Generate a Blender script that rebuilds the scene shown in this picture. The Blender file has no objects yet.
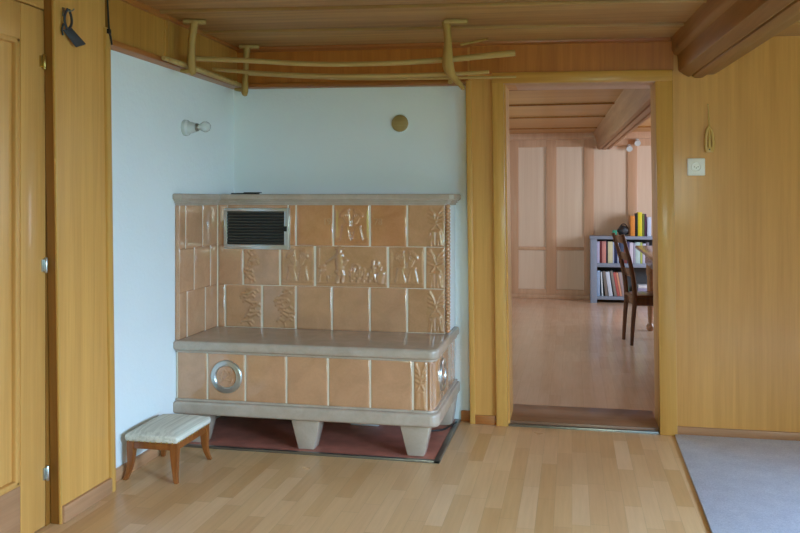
import bpy, bmesh, math, random
from mathutils import Vector, Matrix
random.seed(7)
S = bpy.context.scene
C = S.collection
R = math.radians

# ------------------------------------------------------------------ camera
F_PX = 830.0
cam_d = bpy.data.cameras.new('camera')
cam = bpy.data.objects.new('camera', cam_d)
C.objects.link(cam)
cam_d.sensor_fit = 'HORIZONTAL'
cam_d.sensor_width = 36.0
cam_d.lens = 36.0 * F_PX / 800.0
cam_d.shift_y = (200.0 - 266.5) / 800.0
cam.location = (0, 0, 1.22)
cam.rotation_euler = (R(90), 0, math.atan(172.0 / F_PX))
S.camera = cam

# ------------------------------------------------------------------ world, lights, exposure
S.view_settings.view_transform = 'Standard'
S.view_settings.look = 'None'
S.view_settings.exposure = -0.05
S.view_settings.gamma = 1.0
S.view_settings.use_curve_mapping = False
S.cycles.use_denoising = True
S.cycles.max_bounces = 10
S.cycles.diffuse_bounces = 6
S.cycles.sample_clamp_indirect = 6.0
W = bpy.data.worlds.new('world')
S.world = W
W.use_nodes = True
wn = W.node_tree
bg = wn.nodes['Background']
sky = wn.nodes.new('ShaderNodeTexSky')
sky.sky_type = 'HOSEK_WILKIE'
sky.turbidity = 4.0
sky.sun_direction = (0.5, -0.3, 0.6)
wn.links.new(sky.outputs[0], bg.inputs[0])
bg.inputs[1].default_value = 0.6


def area(name, loc, target, sx, sy, power, col, spread=180):
    d = bpy.data.lights.new(name, 'AREA')
    d.shape = 'RECTANGLE'
    d.size, d.size_y = sx, sy
    d.energy = power
    d.color = col
    d.spread = R(spread)
    o = bpy.data.objects.new(name, d)
    C.objects.link(o)
    o.location = loc
    o.rotation_euler = (Vector(target) - Vector(loc)).to_track_quat('-Z', 'Y').to_euler()
    return o


# daylight through the windows of the near room (right wall and wall behind the camera):
# blue sky light falls steeply in, the light off the trees comes in level and yellow-green
area('garden_light', (3.12, 2.75, 1.25), (0.0, 3.0, 1.0), 1.15, 0.95, 8.7, (0.92, 1.00, 0.23), 170)
area('skylight_right', (3.1, 2.75, 1.35), (0.0, 3.1, -0.35), 1.15, 0.7, 20, (0.37, 0.56, 1.00), 80)
area('skylight_right', (3.1, 0.75, 1.35), (0.0, 2.2, -0.50), 1.15, 0.7, 72, (0.46, 0.70, 1.00), 75)
area('skylight_right', (3.1, -0.95, 1.35), (0.0, 1.2, -0.35), 1.15, 0.7, 14, (0.07, 0.64, 1.00), 80)
area('skylight_rear', (0.9, -1.9, 1.35), (0.6, 1.5, -0.5), 1.2, 0.7, 22, (0.82, 1.00, 0.91), 90)
area('garden_light', (3.08, 1.75, 0.95), (0.0, 2.6, 2.4), 2.4, 0.4, 4, (0.30, 1.00, 0.07), 80)
area('garden_light', (0.1, -1.9, 0.95), (0.0, 2.0, 2.3), 2.6, 0.4, 2.4, (0.33, 1.00, 0.08), 90)
# far room: window beside the table and one opposite
area('daylight_far_room', (2.86, 8.3, 1.35), (-0.4, 8.9, 1.0), 1.6, 0.9, 98, (0.66, 0.80, 1.00), 180)
area('daylight_far_room', (-2.35, 7.2, 1.35), (0.4, 7.4, 0.7), 1.4, 1.1, 42, (0.52, 0.81, 1.00), 180)


# ------------------------------------------------------------------ materials
def lin(c):
    c = c.lstrip('#')
    v = [int(c[i:i + 2], 16) / 255 for i in (0, 2, 4)]
    return tuple(x / 12.92 if x <= 0.04045 else ((x + 0.055) / 1.055) ** 2.4 for x in v) + (1.0,)


class NT:
    def __init__(s, name):
        s.m = bpy.data.materials.new(name)
        s.m.use_nodes = True
        s.t = s.m.node_tree
        s.b = s.t.nodes['Principled BSDF']

    def n(s, typ, **k):
        o = s.t.nodes.new(typ)
        for a, v in k.items():
            setattr(o, a, v)
        return o

    def l(s, a, b):
        s.t.links.new(a, b)

    def coord(s, scale=(1, 1, 1), rot=(0, 0, 0), out='Object'):
        tc = s.n('ShaderNodeTexCoord')
        mp = s.n('ShaderNodeMapping')
        mp.inputs['Scale'].default_value = scale
        mp.inputs['Rotation'].default_value = rot
        s.l(tc.outputs[out], mp.inputs[0])
        return mp.outputs[0]

    def noise(s, vec, scale=5, detail=4, rough=0.55, dist=0.0):
        o = s.n('ShaderNodeTexNoise')
        o.inputs['Scale'].default_value = scale
        o.inputs['Detail'].default_value = detail
        o.inputs['Roughness'].default_value = rough
        o.inputs['Distortion'].default_value = dist
        if vec is not None:
            s.l(vec, o.inputs['Vector'])
        return o.outputs['Fac']

    def ramp(s, fac, stops):
        o = s.n('ShaderNodeValToRGB')
        e = o.color_ramp.elements
        while len(e) < len(stops):
            e.new(0.5)
        for i, (p, c) in enumerate(stops):
            e[i].position = p
            e[i].color = c
        s.l(fac, o.inputs[0])
        return o.outputs[0]

    def mix(s, fac, a, b, mode='MIX'):
        o = s.n('ShaderNodeMix', data_type='RGBA', blend_type=mode)
        if isinstance(fac, (int, float)):
            o.inputs[0].default_value = fac
        else:
            s.l(fac, o.inputs[0])
        for i, v in ((6, a), (7, b)):
            if isinstance(v, tuple):
                o.inputs[i].default_value = v
            else:
                s.l(v, o.inputs[i])
        return o.outputs[2]

    def math(s, op, a, b=None):
        o = s.n('ShaderNodeMath', operation=op)
        for i, v in enumerate((a, b)):
            if v is None:
                continue
            if isinstance(v, (int, float)):
                o.inputs[i].default_value = v
            else:
                s.l(v, o.inputs[i])
        return o.outputs[0]

    def bump(s, h, strength=0.2, dist=0.01):
        o = s.n('ShaderNodeBump')
        o.inputs['Strength'].default_value = strength
        o.inputs['Distance'].default_value = dist
        s.l(h, o.inputs['Height'])
        s.l(o.outputs[0], s.b.inputs['Normal'])

    def base(s, v):
        if isinstance(v, tuple):
            s.b.inputs['Base Color'].default_value = v
        else:
            s.l(v, s.b.inputs['Base Color'])

    def set(s, rough=0.5, metal=0.0, spec=0.5, coat=0.0):
        s.b.inputs['Roughness'].default_value = rough
        s.b.inputs['Metallic'].default_value = metal
        s.b.inputs['Specular IOR Level'].default_value = spec
        s.b.inputs['Coat Weight'].default_value = coat
        s.b.inputs['Coat Roughness'].default_value = 0.12
        return s.m


def plain(name, col, rough=0.5, metal=0.0, vary=0.08, scale=14, spec=0.5, bump=0.0):
    t = NT(name)
    c = lin(col)
    f = t.noise(t.coord(), scale, 3)
    dk = tuple(x * (1 - vary * 1.6) for x in c[:3]) + (1,)
    lt = tuple(min(1, x * (1 + vary * 1.6)) for x in c[:3]) + (1,)
    t.base(t.ramp(f, [(0.25, dk), (0.75, lt)]))
    if bump:
        t.bump(t.noise(t.coord(), scale * 6, 3), bump, 0.004)
    return t.set(rough, metal, spec)


def wood(name, light, dark, axis='Z', fine=34, streak=1.0, rough=0.38, coat=0.15, contrast=(0.3, 0.72), knots=None, spec=0.4):
    """Straight grained wood; the grain runs along one axis."""
    t = NT(name)
    k = 0.035
    sc = {'X': (k, 1, 1), 'Y': (1, k, 1), 'Z': (1, 1, k)}[axis]
    v = t.coord(sc)
    a = t.noise(v, fine, 5, 0.6, 0.25)
    b = t.noise(v, fine * 0.22, 3, 0.5, 0.3)
    c = t.noise(v, fine * 4.0, 2, 0.5)
    m = t.math('ADD', t.math('MULTIPLY', a, 0.5), t.math('ADD', t.math('MULTIPLY', b, 0.36), t.math('MULTIPLY', c, 0.14)))
    col = t.ramp(m, [(contrast[0], lin(dark)), (contrast[1], lin(light))])
    if knots:
        kv = t.coord(tuple(1 if s == 1 else 0.45 for s in sc))
        vo = t.n('ShaderNodeTexVoronoi')
        vo.inputs['Scale'].default_value = 3.2
        t.l(kv, vo.inputs['Vector'])
        kf = t.ramp(vo.outputs['Distance'], [(0.02, (1, 1, 1, 1)), (0.075, (0, 0, 0, 1))])
        col = t.mix(t.math('MULTIPLY', kf, 0.75), col, lin(knots))
    t.base(col)
    t.bump(a, 0.06, 0.004)
    return t.set(rough, 0, spec, coat)


def plaster(name, col):
    t = NT(name)
    c = lin(col)
    f = t.noise(t.coord(), 2.2, 4)
    t.base(t.ramp(f, [(0.3, tuple(x * 0.97 for x in c[:3]) + (1,)), (0.7, c)]))
    h = t.math('ADD', t.noise(t.coord(), 60, 4), t.math('MULTIPLY', t.noise(t.coord(), 7, 3), 1.5))
    t.bump(h, 0.25, 0.006)
    return t.set(0.85, 0, 0.25)


def parquet(name, tones, strip=0.068, length=0.46, rough=0.3):
    """Ship-deck parquet: strips along Y, random end joints, one tone per stave."""
    t = NT(name)
    tc = t.n('ShaderNodeTexCoord')
    sp = t.n('ShaderNodeSeparateXYZ')
    t.l(tc.outputs['Object'], sp.inputs[0])
    X, Y = sp.outputs[0], sp.outputs[1]
    u = t.math('DIVIDE', X, strip)
    row = t.math('FLOOR', u)
    w1 = t.n('ShaderNodeTexWhiteNoise', noise_dimensions='1D')
    t.l(row, w1.inputs['W'])
    v = t.math('ADD', t.math('DIVIDE', Y, length), t.math('MULTIPLY', w1.outputs['Value'], 7.0))
    pid = t.math('FLOOR', v)
    cb = t.n('ShaderNodeCombineXYZ')
    t.l(row, cb.inputs[0])
    t.l(pid, cb.inputs[1])
    w2 = t.n('ShaderNodeTexWhiteNoise', noise_dimensions='2D')
    t.l(cb.outputs[0], w2.inputs['Vector'])
    col = t.ramp(w2.outputs['Value'], [(i / (len(tones) - 1), lin(c)) for i, c in enumerate(tones)])
    g = t.noise(t.coord((1, 0.05, 1)), 60, 4, 0.6, 0.2)
    col = t.mix(0.35, col, t.ramp(g, [(0.3, (0.72, 0.66, 0.6, 1)), (0.7, (1, 1, 1, 1))]), 'MULTIPLY')
    fu = t.math('FRACT', u)
    fv = t.math('FRACT', v)
    eu = t.math('MINIMUM', fu, t.math('SUBTRACT', 1.0, fu))
    ev = t.math('MINIMUM', fv, t.math('SUBTRACT', 1.0, fv))
    gu = t.math('LESS_THAN', eu, 0.012)
    gv = t.math('LESS_THAN', ev, 0.003)
    gap = t.math('MAXIMUM', gu, gv)
    col = t.mix(t.math('MULTIPLY', gap, 0.22), col, lin('#4a3318'))
    t.base(col)
    rr = t.math('ADD', rough - 0.07, t.math('MULTIPLY', t.noise(t.coord(), 4, 4), 0.16))
    t.l(rr, t.b.inputs['Roughness'])
    t.bump(t.math('SUBTRACT', t.math('MULTIPLY', g, 0.3), gap), 0.05, 0.003)
    m = t.m
    t.b.inputs['Specular IOR Level'].default_value = 0.5
    return m


def glaze(name, light, dark, rough=0.11, ior=1.85):
    """Mottled brown stove-tile glaze."""
    t = NT(name)
    a = t.noise(t.coord(), 9, 5, 0.6, 0.6)
    b = t.noise(t.coord(), 90, 3, 0.6)
    m = t.math('ADD', t.math('MULTIPLY', a, 0.75), t.math('MULTIPLY', b, 0.25))
    t.base(t.ramp(m, [(0.32, lin(dark)), (0.68, lin(light))]))
    t.bump(t.noise(t.coord(), 26, 3), 0.07, 0.004)
    t.b.inputs['IOR'].default_value = ior
    return t.set(rough, 0, 0.5)


M = {}
M['wood_panel'] = wood('oiled_wood_panelling', '#e2a75a', '#c08740', 'Z', 30)
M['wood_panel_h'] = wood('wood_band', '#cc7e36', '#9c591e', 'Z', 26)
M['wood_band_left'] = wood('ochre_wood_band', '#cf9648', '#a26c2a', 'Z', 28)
M['wood_trim'] = wood('reddish_wood_trim', '#c07a3c', '#8e4f22', 'X', 30)
M['wood_base'] = wood('dull_baseboard_wood', '#c4926a', '#9f704c', 'X', 30)
M['wood_base_y'] = wood('dull_baseboard_wood_lengthwise', '#c4926a', '#9f704c', 'Y', 30)
M['wood_trim_y'] = wood('reddish_wood_trim_lengthwise', '#c07a3c', '#8e4f22', 'Y', 30)
M['wood_casing'] = wood('knotty_wood_casing', '#e2ac5c', '#b8833a', 'Z', 24, knots='#6b4016')
M['wood_casing_x'] = wood('knotty_wood_head_casing', '#dfa854', '#b07630', 'X', 24)
M['wood_jamb'] = wood('door_jamb_wood', '#e6b25e', '#c08a40', 'Z', 24)
M['wood_door'] = wood('wood_door', '#e2a95e', '#bd8542', 'Z', 26)
M['wood_door_x'] = wood('wood_door_rail', '#dca058', '#b57a3c', 'X', 26)
M['wood_reveal'] = wood('brown_reveal', '#a96f2c', '#7c4a18', 'Z', 26)
M['wood_ceiling'] = wood('brown_ceiling_boards', '#d4a566', '#94693a', 'X', 22, rough=0.55, coat=0.0)
M['wood_beam'] = wood('brown_beam_wood', '#ac7b44', '#7a512a', 'Y', 20, rough=0.5, coat=0.0, knots='#4a3018')
M['wood_far'] = wood('pale_pink_wood_panel', '#e3cbb2', '#d2b398', 'Z', 20, rough=0.34)
M['wood_far_frame'] = wood('rosy_wood_frame', '#d2a988', '#b98e6c', 'Z', 24, rough=0.34)
M['wood_far_ceiling'] = wood('rosy_ceiling_boards', '#cd9a58', '#ad7c42', 'X', 18, rough=0.5)
M['wood_far_beam'] = wood('rosy_beam_wood', '#c29468', '#966a46', 'Y', 22, rough=0.5, coat=0.0)
M['wood_threshold'] = wood('worn_threshold_wood', '#9a7458', '#755440', 'X', 24, rough=0.3)
M['wood_pole'] = wood('peeled_branch_wood', '#cdaa6c', '#a17c3f', 'X', 30, rough=0.55, coat=0)
M['wood_branch'] = wood('forked_branch_wood', '#c8a05c', '#937033', 'Z', 30, rough=0.6, coat=0)
M['wood_stool'] = wood('reddish_stool_wood', '#a8642f', '#743c16', 'Z', 30, rough=0.3, coat=0.3)
M['wood_chair'] = wood('dark_brown_chair_wood', '#6e4327', '#3d2010', 'Z', 30, rough=0.3, coat=0.3)
M['wood_table'] = wood('brown_table_wood', '#b08463', '#84593a', 'Y', 26, rough=0.25, coat=0.3)
M['plaster'] = plaster('white_plaster', '#e6eae8')
M['floor'] = parquet('maple_parquet', ['#cfa26e', '#dab07e', '#e6bf90', '#d6aa78', '#e2ba88', '#d0a26c', '#dcb27e'])
M['floor_far'] = parquet('rosy_parquet', ['#d2b092', '#d6b698', '#d9ba9e', '#d4b496'], rough=0.2)
M['tile'] = glaze('brown_tile_glaze', '#cd9a73', '#b78863')
M['tile_top'] = glaze('tile_glaze_upper_light', '#cd9062', '#b87c4e')  # same glaze as below; yellower light higher up put into its colour
M['relief'] = glaze('relief_tile_glaze', '#ce9a70', '#b48459', 0.19)
M['grout_glint'] = plain('tile_joint_with_glint', '#e2d3bb', 0.7, 0, 0.04)  # joints kept pale to paint in the glints along upright tile rims
M['ceramic'] = glaze('grey_green_ceramic', '#bca997', '#aa9884', 0.22, 1.6)
M['hearth'] = plain('red_brown_hearth_tile', '#b4705e', 0.4, 0, 0.16, 9)
M['steel'] = plain('brushed_grey_metal', '#8d8c86', 0.35, 0.9, 0.06)
M['chrome'] = plain('satin_steel_ring', '#c9cac6', 0.30, 0.9, 0.04)
M['alu'] = plain('aluminium', '#d2d8d8', 0.28, 0.85, 0.03)
M['black'] = plain('black_metal', '#17181a', 0.4, 0.2, 0.05)
M['slat'] = plain('dark_bronze_slat', '#5a574f', 0.35, 0.5, 0.05)
M['brass'] = plain('brass', '#b99a55', 0.3, 0.9, 0.05)
M['zinc'] = plain('zinc', '#c3c5bf', 0.32, 0.9, 0.05)
M['leather'] = plain('black_leather', '#2a2b30', 0.45, 0, 0.15)
M['porcelain'] = plain('white_porcelain', '#c9cbc6', 0.25, 0, 0.03)
M['plastic'] = plain('white_plastic', '#f8f8f5', 0.3, 0, 0.01)
M['plastic_dark'] = plain('grey_plastic', '#b9bcc0', 0.4, 0, 0.02)
M['cable'] = plain('black_cable', '#1c1a18', 0.5, 0, 0.03)
M['disk'] = wood('flue_disk_wood', '#b59a62', '#8e7440', 'X', 30, rough=0.5, coat=0)
M['shuttle'] = wood('turned_wood', '#e6c27a', '#c69c52', 'Z', 40, rough=0.4)
M['cord'] = plain('pale_cord', '#c9a964', 0.9, 0, 0.05)
M['shelf'] = plain('blue_grey_painted_wood', '#8e97a8', 0.45, 0, 0.05)
M['shelf_back'] = plain('bookcase_back_board', '#5d5b5c', 0.7, 0, 0.05)
M['paper'] = plain('book_pages', '#e6dfcd', 0.8, 0, 0.03)


def fabric(name, c1, c2, scale, rough=0.95, stripes=None):
    t = NT(name)
    a = t.noise(t.coord(), scale, 3, 0.7)
    b = t.noise(t.coord(), scale * 0.06, 3)
    m = t.math('ADD', t.math('MULTIPLY', a, 0.7), t.math('MULTIPLY', b, 0.3))
    col = t.ramp(m, [(0.32, lin(c2)), (0.68, lin(c1))])
    if stripes:
        sp = t.n('ShaderNodeSeparateXYZ')
        t.l(t.coord(), sp.inputs[0])
        f = t.noise(t.coord((1, 0.02, 1)), 70, 2)
        col = t.mix(t.ramp(f, [(0.45, (0, 0, 0, 1)), (0.6, (0.55, 0.55, 0.55, 1))]), col, lin(stripes))
    t.base(col)
    t.bump(a, 0.5, 0.004)
    return t.set(rough, 0, 0.15)


M['rug'] = fabric('grey_rug_wool', '#e0e8f4', '#bac4d4', 160)
M['cushion'] = fabric('cream_stool_fabric', '#ebe5d4', '#d8d2c0', 220, stripes='#bdb6a2')

# glass
tg = NT('window_glass')
tg.b.inputs['Transmission Weight'].default_value = 1.0
tg.b.inputs['IOR'].default_value = 1.02
tg.base((0.97, 0.99, 0.98, 1))
M['glass'] = tg.set(0.02)
tg = NT('bulb_glass')
tg.b.inputs['Transmission Weight'].default_value = 0.55
tg.base((0.86, 0.88, 0.86, 1))
M['bulb'] = tg.set(0.18)


# ------------------------------------------------------------------ mesh helpers
class MB:
    """Collects shapes in world (or thing-local) coordinates; build() links them as one mesh object."""

    def __init__(s, fn=None):
        s.bm = bmesh.new()
        s.fn = fn

    def _merge(s, tmp, mat=None):
        if mat is not None:
            bmesh.ops.transform(tmp, matrix=mat, verts=tmp.verts)
        me = bpy.data.meshes.new('tmp')
        tmp.to_mesh(me)
        tmp.free()
        s.bm.from_mesh(me)
        bpy.data.meshes.remove(me)

    def box(s, x0, x1, y0, y1, z0, z1, bev=0.0, seg=2, mat=None):
        t = bmesh.new()
        bmesh.ops.create_cube(t, size=1.0)
        for v in t.verts:
            v.co = Vector(((x0 + x1) / 2 + v.co.x * (x1 - x0), (y0 + y1) / 2 + v.co.y * (y1 - y0), (z0 + z1) / 2 + v.co.z * (z1 - z0)))
        if bev > 0:
            bmesh.ops.bevel(t, geom=list(t.edges), offset=bev, segments=seg, profile=0.5, affect='EDGES')
        s._merge(t, mat)
        return s

    def hexa(s, b, t_, bev=0.0, mat=None):
        """Eight corners: four bottom, four top (same winding)."""
        t = bmesh.new()
        vb = [t.verts.new(p) for p in b]
        vt = [t.verts.new(p) for p in t_]
        t.faces.new(vb[::-1])
        t.faces.new(vt)
        for i in range(4):
            j = (i + 1) % 4
            t.faces.new((vb[i], vb[j], vt[j], vt[i]))
        bmesh.ops.recalc_face_normals(t, faces=t.faces)
        if bev > 0:
            bmesh.ops.bevel(t, geom=list(t.edges), offset=bev, segments=2, profile=0.5, affect='EDGES')
        s._merge(t, mat)
        return s

    def prism(s, poly, z0, z1, bev=0.0, seg=2, mat=None, bev_side=False):
        """Polygon in XY lifted from z0 to z1; the rims can be rounded."""
        t = bmesh.new()
        vb = [t.verts.new((p[0], p[1], z0)) for p in poly]
        vt = [t.verts.new((p[0], p[1], z1)) for p in poly]
        t.faces.new(vb[::-1])
        t.faces.new(vt)
        n = len(poly)
        rim = []
        for i in range(n):
            j = (i + 1) % n
            t.faces.new((vb[i], vb[j], vt[j], vt[i]))
        bmesh.ops.recalc_face_normals(t, faces=t.faces)
        if bev > 0:
            t.edges.ensure_lookup_table()
            rim = [e for e in t.edges if bev_side or abs(e.verts[0].co.z - e.verts[1].co.z) < 1e-6]
            bmesh.ops.bevel(t, geom=rim, offset=bev, segments=seg, profile=0.5, affect='EDGES')
        s._merge(t, mat)
        return s

    def tube(s, pts, rad, seg=10, smooth=0, cap=True, mat=None):
        pts = [Vector(p) for p in pts]
        if not hasattr(rad, '__len__'):
            rad = [rad] * len(pts)
        rad = list(rad)
        for _ in range(smooth):
            np_, nr = [pts[0]], [rad[0]]
            for i in range(len(pts) - 1):
                np_ += [pts[i] * 0.75 + pts[i + 1] * 0.25, pts[i] * 0.25 + pts[i + 1] * 0.75]
                nr += [rad[i] * 0.75 + rad[i + 1] * 0.25, rad[i] * 0.25 + rad[i + 1] * 0.75]
            pts, rad = np_ + [pts[-1]], nr + [rad[-1]]
        t = bmesh.new()
        rings = []
        up = None
        for i, p in enumerate(pts):
            a = pts[max(i - 1, 0)]
            b = pts[min(i + 1, len(pts) - 1)]
            d = (b - a).normalized()
            if up is None:
                up = Vector((0, 0, 1)) if abs(d.z) < 0.9 else Vector((1, 0, 0))
            u = d.cross(up).normalized()
            up = u.cross(d).normalized()
            rings.append([t.verts.new(p + (u * math.cos(k * 2 * math.pi / seg) + up * math.sin(k * 2 * math.pi / seg)) * rad[i]) for k in range(seg)])
        for a, b in zip(rings, rings[1:]):
            for k in range(seg):
                t.faces.new((a[k], a[(k + 1) % seg], b[(k + 1) % seg], b[k]))
        if cap:
            t.faces.new(rings[0][::-1])
            t.faces.new(rings[-1])
        bmesh.ops.recalc_face_normals(t, faces=t.faces)
        s._merge(t, mat)
        return s

    def lathe(s, prof, seg=24, mat=None, closed=True):
        """Profile of (radius, height) turned around Z."""
        t = bmesh.new()
        rings = []
        for r, z in prof:
            if r < 1e-6:
                rings.append([t.verts.new((0, 0, z))])
            else:
                rings.append([t.verts.new((r * math.cos(2 * math.pi * k / seg), r * math.sin(2 * math.pi * k / seg), z)) for k in range(seg)])
        for a, b in zip(rings, rings[1:]):
            for k in range(seg):
                k2 = (k + 1) % seg
                if len(a) == 1 and len(b) == 1:
                    continue
                if len(a) == 1:
                    t.faces.new((a[0], b[k2], b[k]))
                elif len(b) == 1:
                    t.faces.new((a[k], a[k2], b[0]))
                else:
                    t.faces.new((a[k], a[k2], b[k2], b[k]))
        for ring in (rings[0], rings[-1]):
            if len(ring) > 2 and closed:
                t.faces.new(ring)
        bmesh.ops.recalc_face_normals(t, faces=t.faces)
        s._merge(t, mat)
        return s

    def sphere(s, c, r, seg=16, scale=(1, 1, 1)):
        t = bmesh.new()
        bmesh.ops.create_uvsphere(t, u_segments=seg, v_segments=max(6, seg // 2), radius=r)
        for v in t.verts:
            v.co = Vector(c) + Vector((v.co.x * scale[0], v.co.y * scale[1], v.co.z * scale[2]))
        s._merge(t)
        return s

    def tile(s, fr, u0, u1, v0, v1, p=0.012, gu=0.0027, gv=-0.0016):
        """One glazed tile with rounded rims on a face frame (origin, U, V, N)."""
        O, U, V, N = fr
        t = bmesh.new()
        rings = []
        for ins, n in ((0, 0), (0, p * 0.5), (0.0014, p * 0.8), (0.005, p), (0.012, p * 1.05)):
            a0, a1, b0, b1 = u0 + gu + ins, u1 - gu - ins, v0 + gv + ins, v1 - gv - ins
            rings.append([t.verts.new(O + U * a + V * b + N * n) for a, b in ((a0, b0), (a1, b0), (a1, b1), (a0, b1))])
        for a, b in zip(rings, rings[1:]):
            for k in range(4):
                t.faces.new((a[k], a[(k + 1) % 4], b[(k + 1) % 4], b[k]))
        t.faces.new(rings[-1])
        bmesh.ops.recalc_face_normals(t, faces=t.faces)
        s._merge(t)
        return s

    def relief(s, fr, u0, u1, v0, v1, strokes, p=0.012, gu=0.0027, gv=-0.0016, res=0.0036):
        """A glazed tile whose face carries raised ornament: strokes in 0..1 tile units (x0,y0,x1,y1,r,h in metres)."""
        O, U, V, N = fr
        a0, a1, b0, b1 = u0 + gu, u1 - gu, v0 + gv, v1 - gv
        nu = max(6, int((a1 - a0) / res))
        nv = max(6, int((b1 - b0) / res))
        w, hh = a1 - a0, b1 - b0
        st = [(x0 * w, y0 * hh, x1 * w, y1 * hh, r, h) for x0, y0, x1, y1, r, h in strokes]
        t = bmesh.new()
        g = []
        for j in range(nv + 1):
            row = []
            y = hh * j / nv
            for i in range(nu + 1):
                x = w * i / nu
                e = min(x, w - x, y, hh - y)
                z = p * (0.0 if e < 1e-6 else min(1.0, 0.72 + 0.28 * min(1, e / 0.006)))
                add = 0.0
                for xa, ya, xb, yb, r, h in st:
                    dx, dy = xb - xa, yb - ya
                    L2 = dx * dx + dy * dy
                    q = 0 if L2 < 1e-12 else max(0, min(1, ((x - xa) * dx + (y - ya) * dy) / L2))
                    d = math.hypot(x - xa - q * dx, y - ya - q * dy)
                    if d < r:
                        add = max(add, h * math.sqrt(1 - (d / r) ** 2))
                row.append(t.verts.new(O + U * (a0 + x) + V * (b0 + y) + N * (z + add)))
            g.append(row)
        for j in range(nv):
            for i in range(nu):
                t.faces.new((g[j][i], g[j][i + 1], g[j + 1][i + 1], g[j + 1][i]))
        s._merge(t)
        return s

    def build(s, name, mat, parent=None, local=False, angle=38):
        bm = s.bm
        if s.fn:
            for v in bm.verts:
                v.co = Vector(s.fn(*v.co))
        if parent is not None and not local:
            off = parent.matrix_basis.inverted() if parent.parent is None else (parent.parent.matrix_basis @ parent.matrix_basis).inverted()
            bmesh.ops.transform(bm, matrix=off, verts=bm.verts)
        me = bpy.data.meshes.new(name)
        bm.to_mesh(me)
        bm.free()
        for p in me.polygons:
            p.use_smooth = True
        me.set_sharp_from_angle(angle=R(angle))
        me.materials.append(M[mat] if isinstance(mat, str) else mat)
        o = bpy.data.objects.new(name, me)
        C.objects.link(o)
        if parent is not None:
            o.parent = parent
        return o


def empty(name, loc, rz=0.0):
    o = bpy.data.objects.new(name, None)
    o.empty_display_size = 0.05
    C.objects.link(o)
    o.location = loc
    o.rotation_euler = (0, 0, rz)
    return o


def tag(o, label, cat, group=None):
    o['label'] = label
    o['category'] = cat
    if group:
        o['group'] = group
    return o


def thing(name, label, cat, loc=(0, 0, 0), rz=0.0, group=None):
    o = empty(name, loc, rz)
    o.matrix_basis = Matrix.Translation(loc) @ Matrix.Rotation(rz, 4, 'Z')
    return tag(o, label, cat, group)


def single(name, mb, mat, label, cat, loc, group=None, angle=38):
    """A thing that is one mesh; its origin is moved to its base."""
    bmesh.ops.translate(mb.bm, vec=-Vector(loc), verts=mb.bm.verts)
    o = mb.build(name, mat, angle=angle)
    o.location = loc
    return tag(o, label, cat, group)


def struct(name, mb, mat, label=None, parent=None):
    o = mb.build(name, mat, parent)
    o['kind'] = 'structure'
    if label:
        o['label'] = label
    return o


def copy_tree(o, parent=None):
    c = o.copy()
    C.objects.link(c)
    c.parent = parent
    for ch in [x for x in C.objects if x.parent == o]:
        copy_tree(ch, c)
    return c


# the old house leans: the back wall and its door frame are out of plumb
def lean(x, y, z):
    return (x + (0.93 - z) * 0.0135, y, z)


def lean_y(x, y, z):
    return (x, y + (0.0 - z) * 0.023, z)


def zc(x):           # sagging ceiling of the near room
    return 2.095 - 0.0155 * (x + 1.8)


YB = 4.515           # wood panelled back wall
XR = 3.2
YR = -2.0
YF = 10.45           # far room's far wall

# ================================================================== STRUCTURE
struct('floor', MB().box(-2.4, XR + 0.2, YR - 0.2, 4.70, -0.12, 0.0), 'floor', 'parquet floor of light staves')
struct('floor.001', MB().box(-2.6, 3.2, 4.70, YF + 0.2, -0.12, 0.0), 'floor_far', 'parquet floor of the room behind the doorway')

# ceiling of near room: wide boards with lipped joints
mb = MB()
ys = [4.75, 4.10, 3.62, 3.14, 2.66, 2.18, 1.70, 1.22, 0.74, 0.26, -0.22, -0.70, -1.18, -1.66, -2.2]
for i in range(len(ys) - 1):
    y1, y0 = ys[i], ys[i + 1]
    mb.box(-2.4, XR + 0.2, y0 + 0.016, y1 - 0.008, 0.0, 0.14, 0.006)
    mb.box(-2.4, XR + 0.2, y0 + 0.016, y0 + 0.040, -0.009, 0.05, 0.006)
    mb.box(-2.4, XR + 0.2, y0 - 0.012, y0 + 0.02, 0.055, 0.14)
mb.fn = lambda x, y, z: (x, y + (x - 0.0) * 0.05, z + zc(x))
struct('ceiling', mb, 'wood_ceiling', 'brown board ceiling of the near room')

# back wall: plaster behind the stove, wood to the right, band above
struct('wall_back', MB().box(-2.2, -0.45, 4.565, 4.80, 0.0, 2.2), 'plaster', 'white plaster wall behind the stove')
mb = MB(lean)
mb.box(-0.545, -0.34, YB, 4.755, 0.0, 2.3)
mb.box(0.50, XR + 0.1, YB, 4.755, 0.0, 2.3)
mb.box(-0.40, 0.56, YB + 0.02, 4.755, 1.845, 2.3)
struct('wall_back.001', mb, 'wood_panel', 'vertical grained wood panelling around the doorway')
mb = MB()
mb.hexa([(-2.0, YB + 0.005, 1.886), (-0.52, YB + 0.005, 1.866), (-0.52, 4.60, 1.866), (-2.0, 4.60, 1.886)],
        [(-2.0, YB + 0.005, 2.2), (-0.52, YB + 0.005, 2.2), (-0.52, 4.60, 2.2), (-2.0, 4.60, 2.2)])
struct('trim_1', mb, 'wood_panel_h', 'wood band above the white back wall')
mb = MB()
mb.hexa([(-1.94, YB - 0.008, 1.868), (-0.55, YB - 0.008, 1.850), (-0.55, 4.60, 1.850), (-1.94, 4.60, 1.868)],
        [(-1.94, YB - 0.008, 1.894), (-0.55, YB - 0.008, 1.875), (-0.55, 4.60, 1.875), (-1.94, 4.60, 1.894)], 0.005)
struct('trim_2', mb, 'wood_trim', 'narrow reddish moulding under the wood band')
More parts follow.
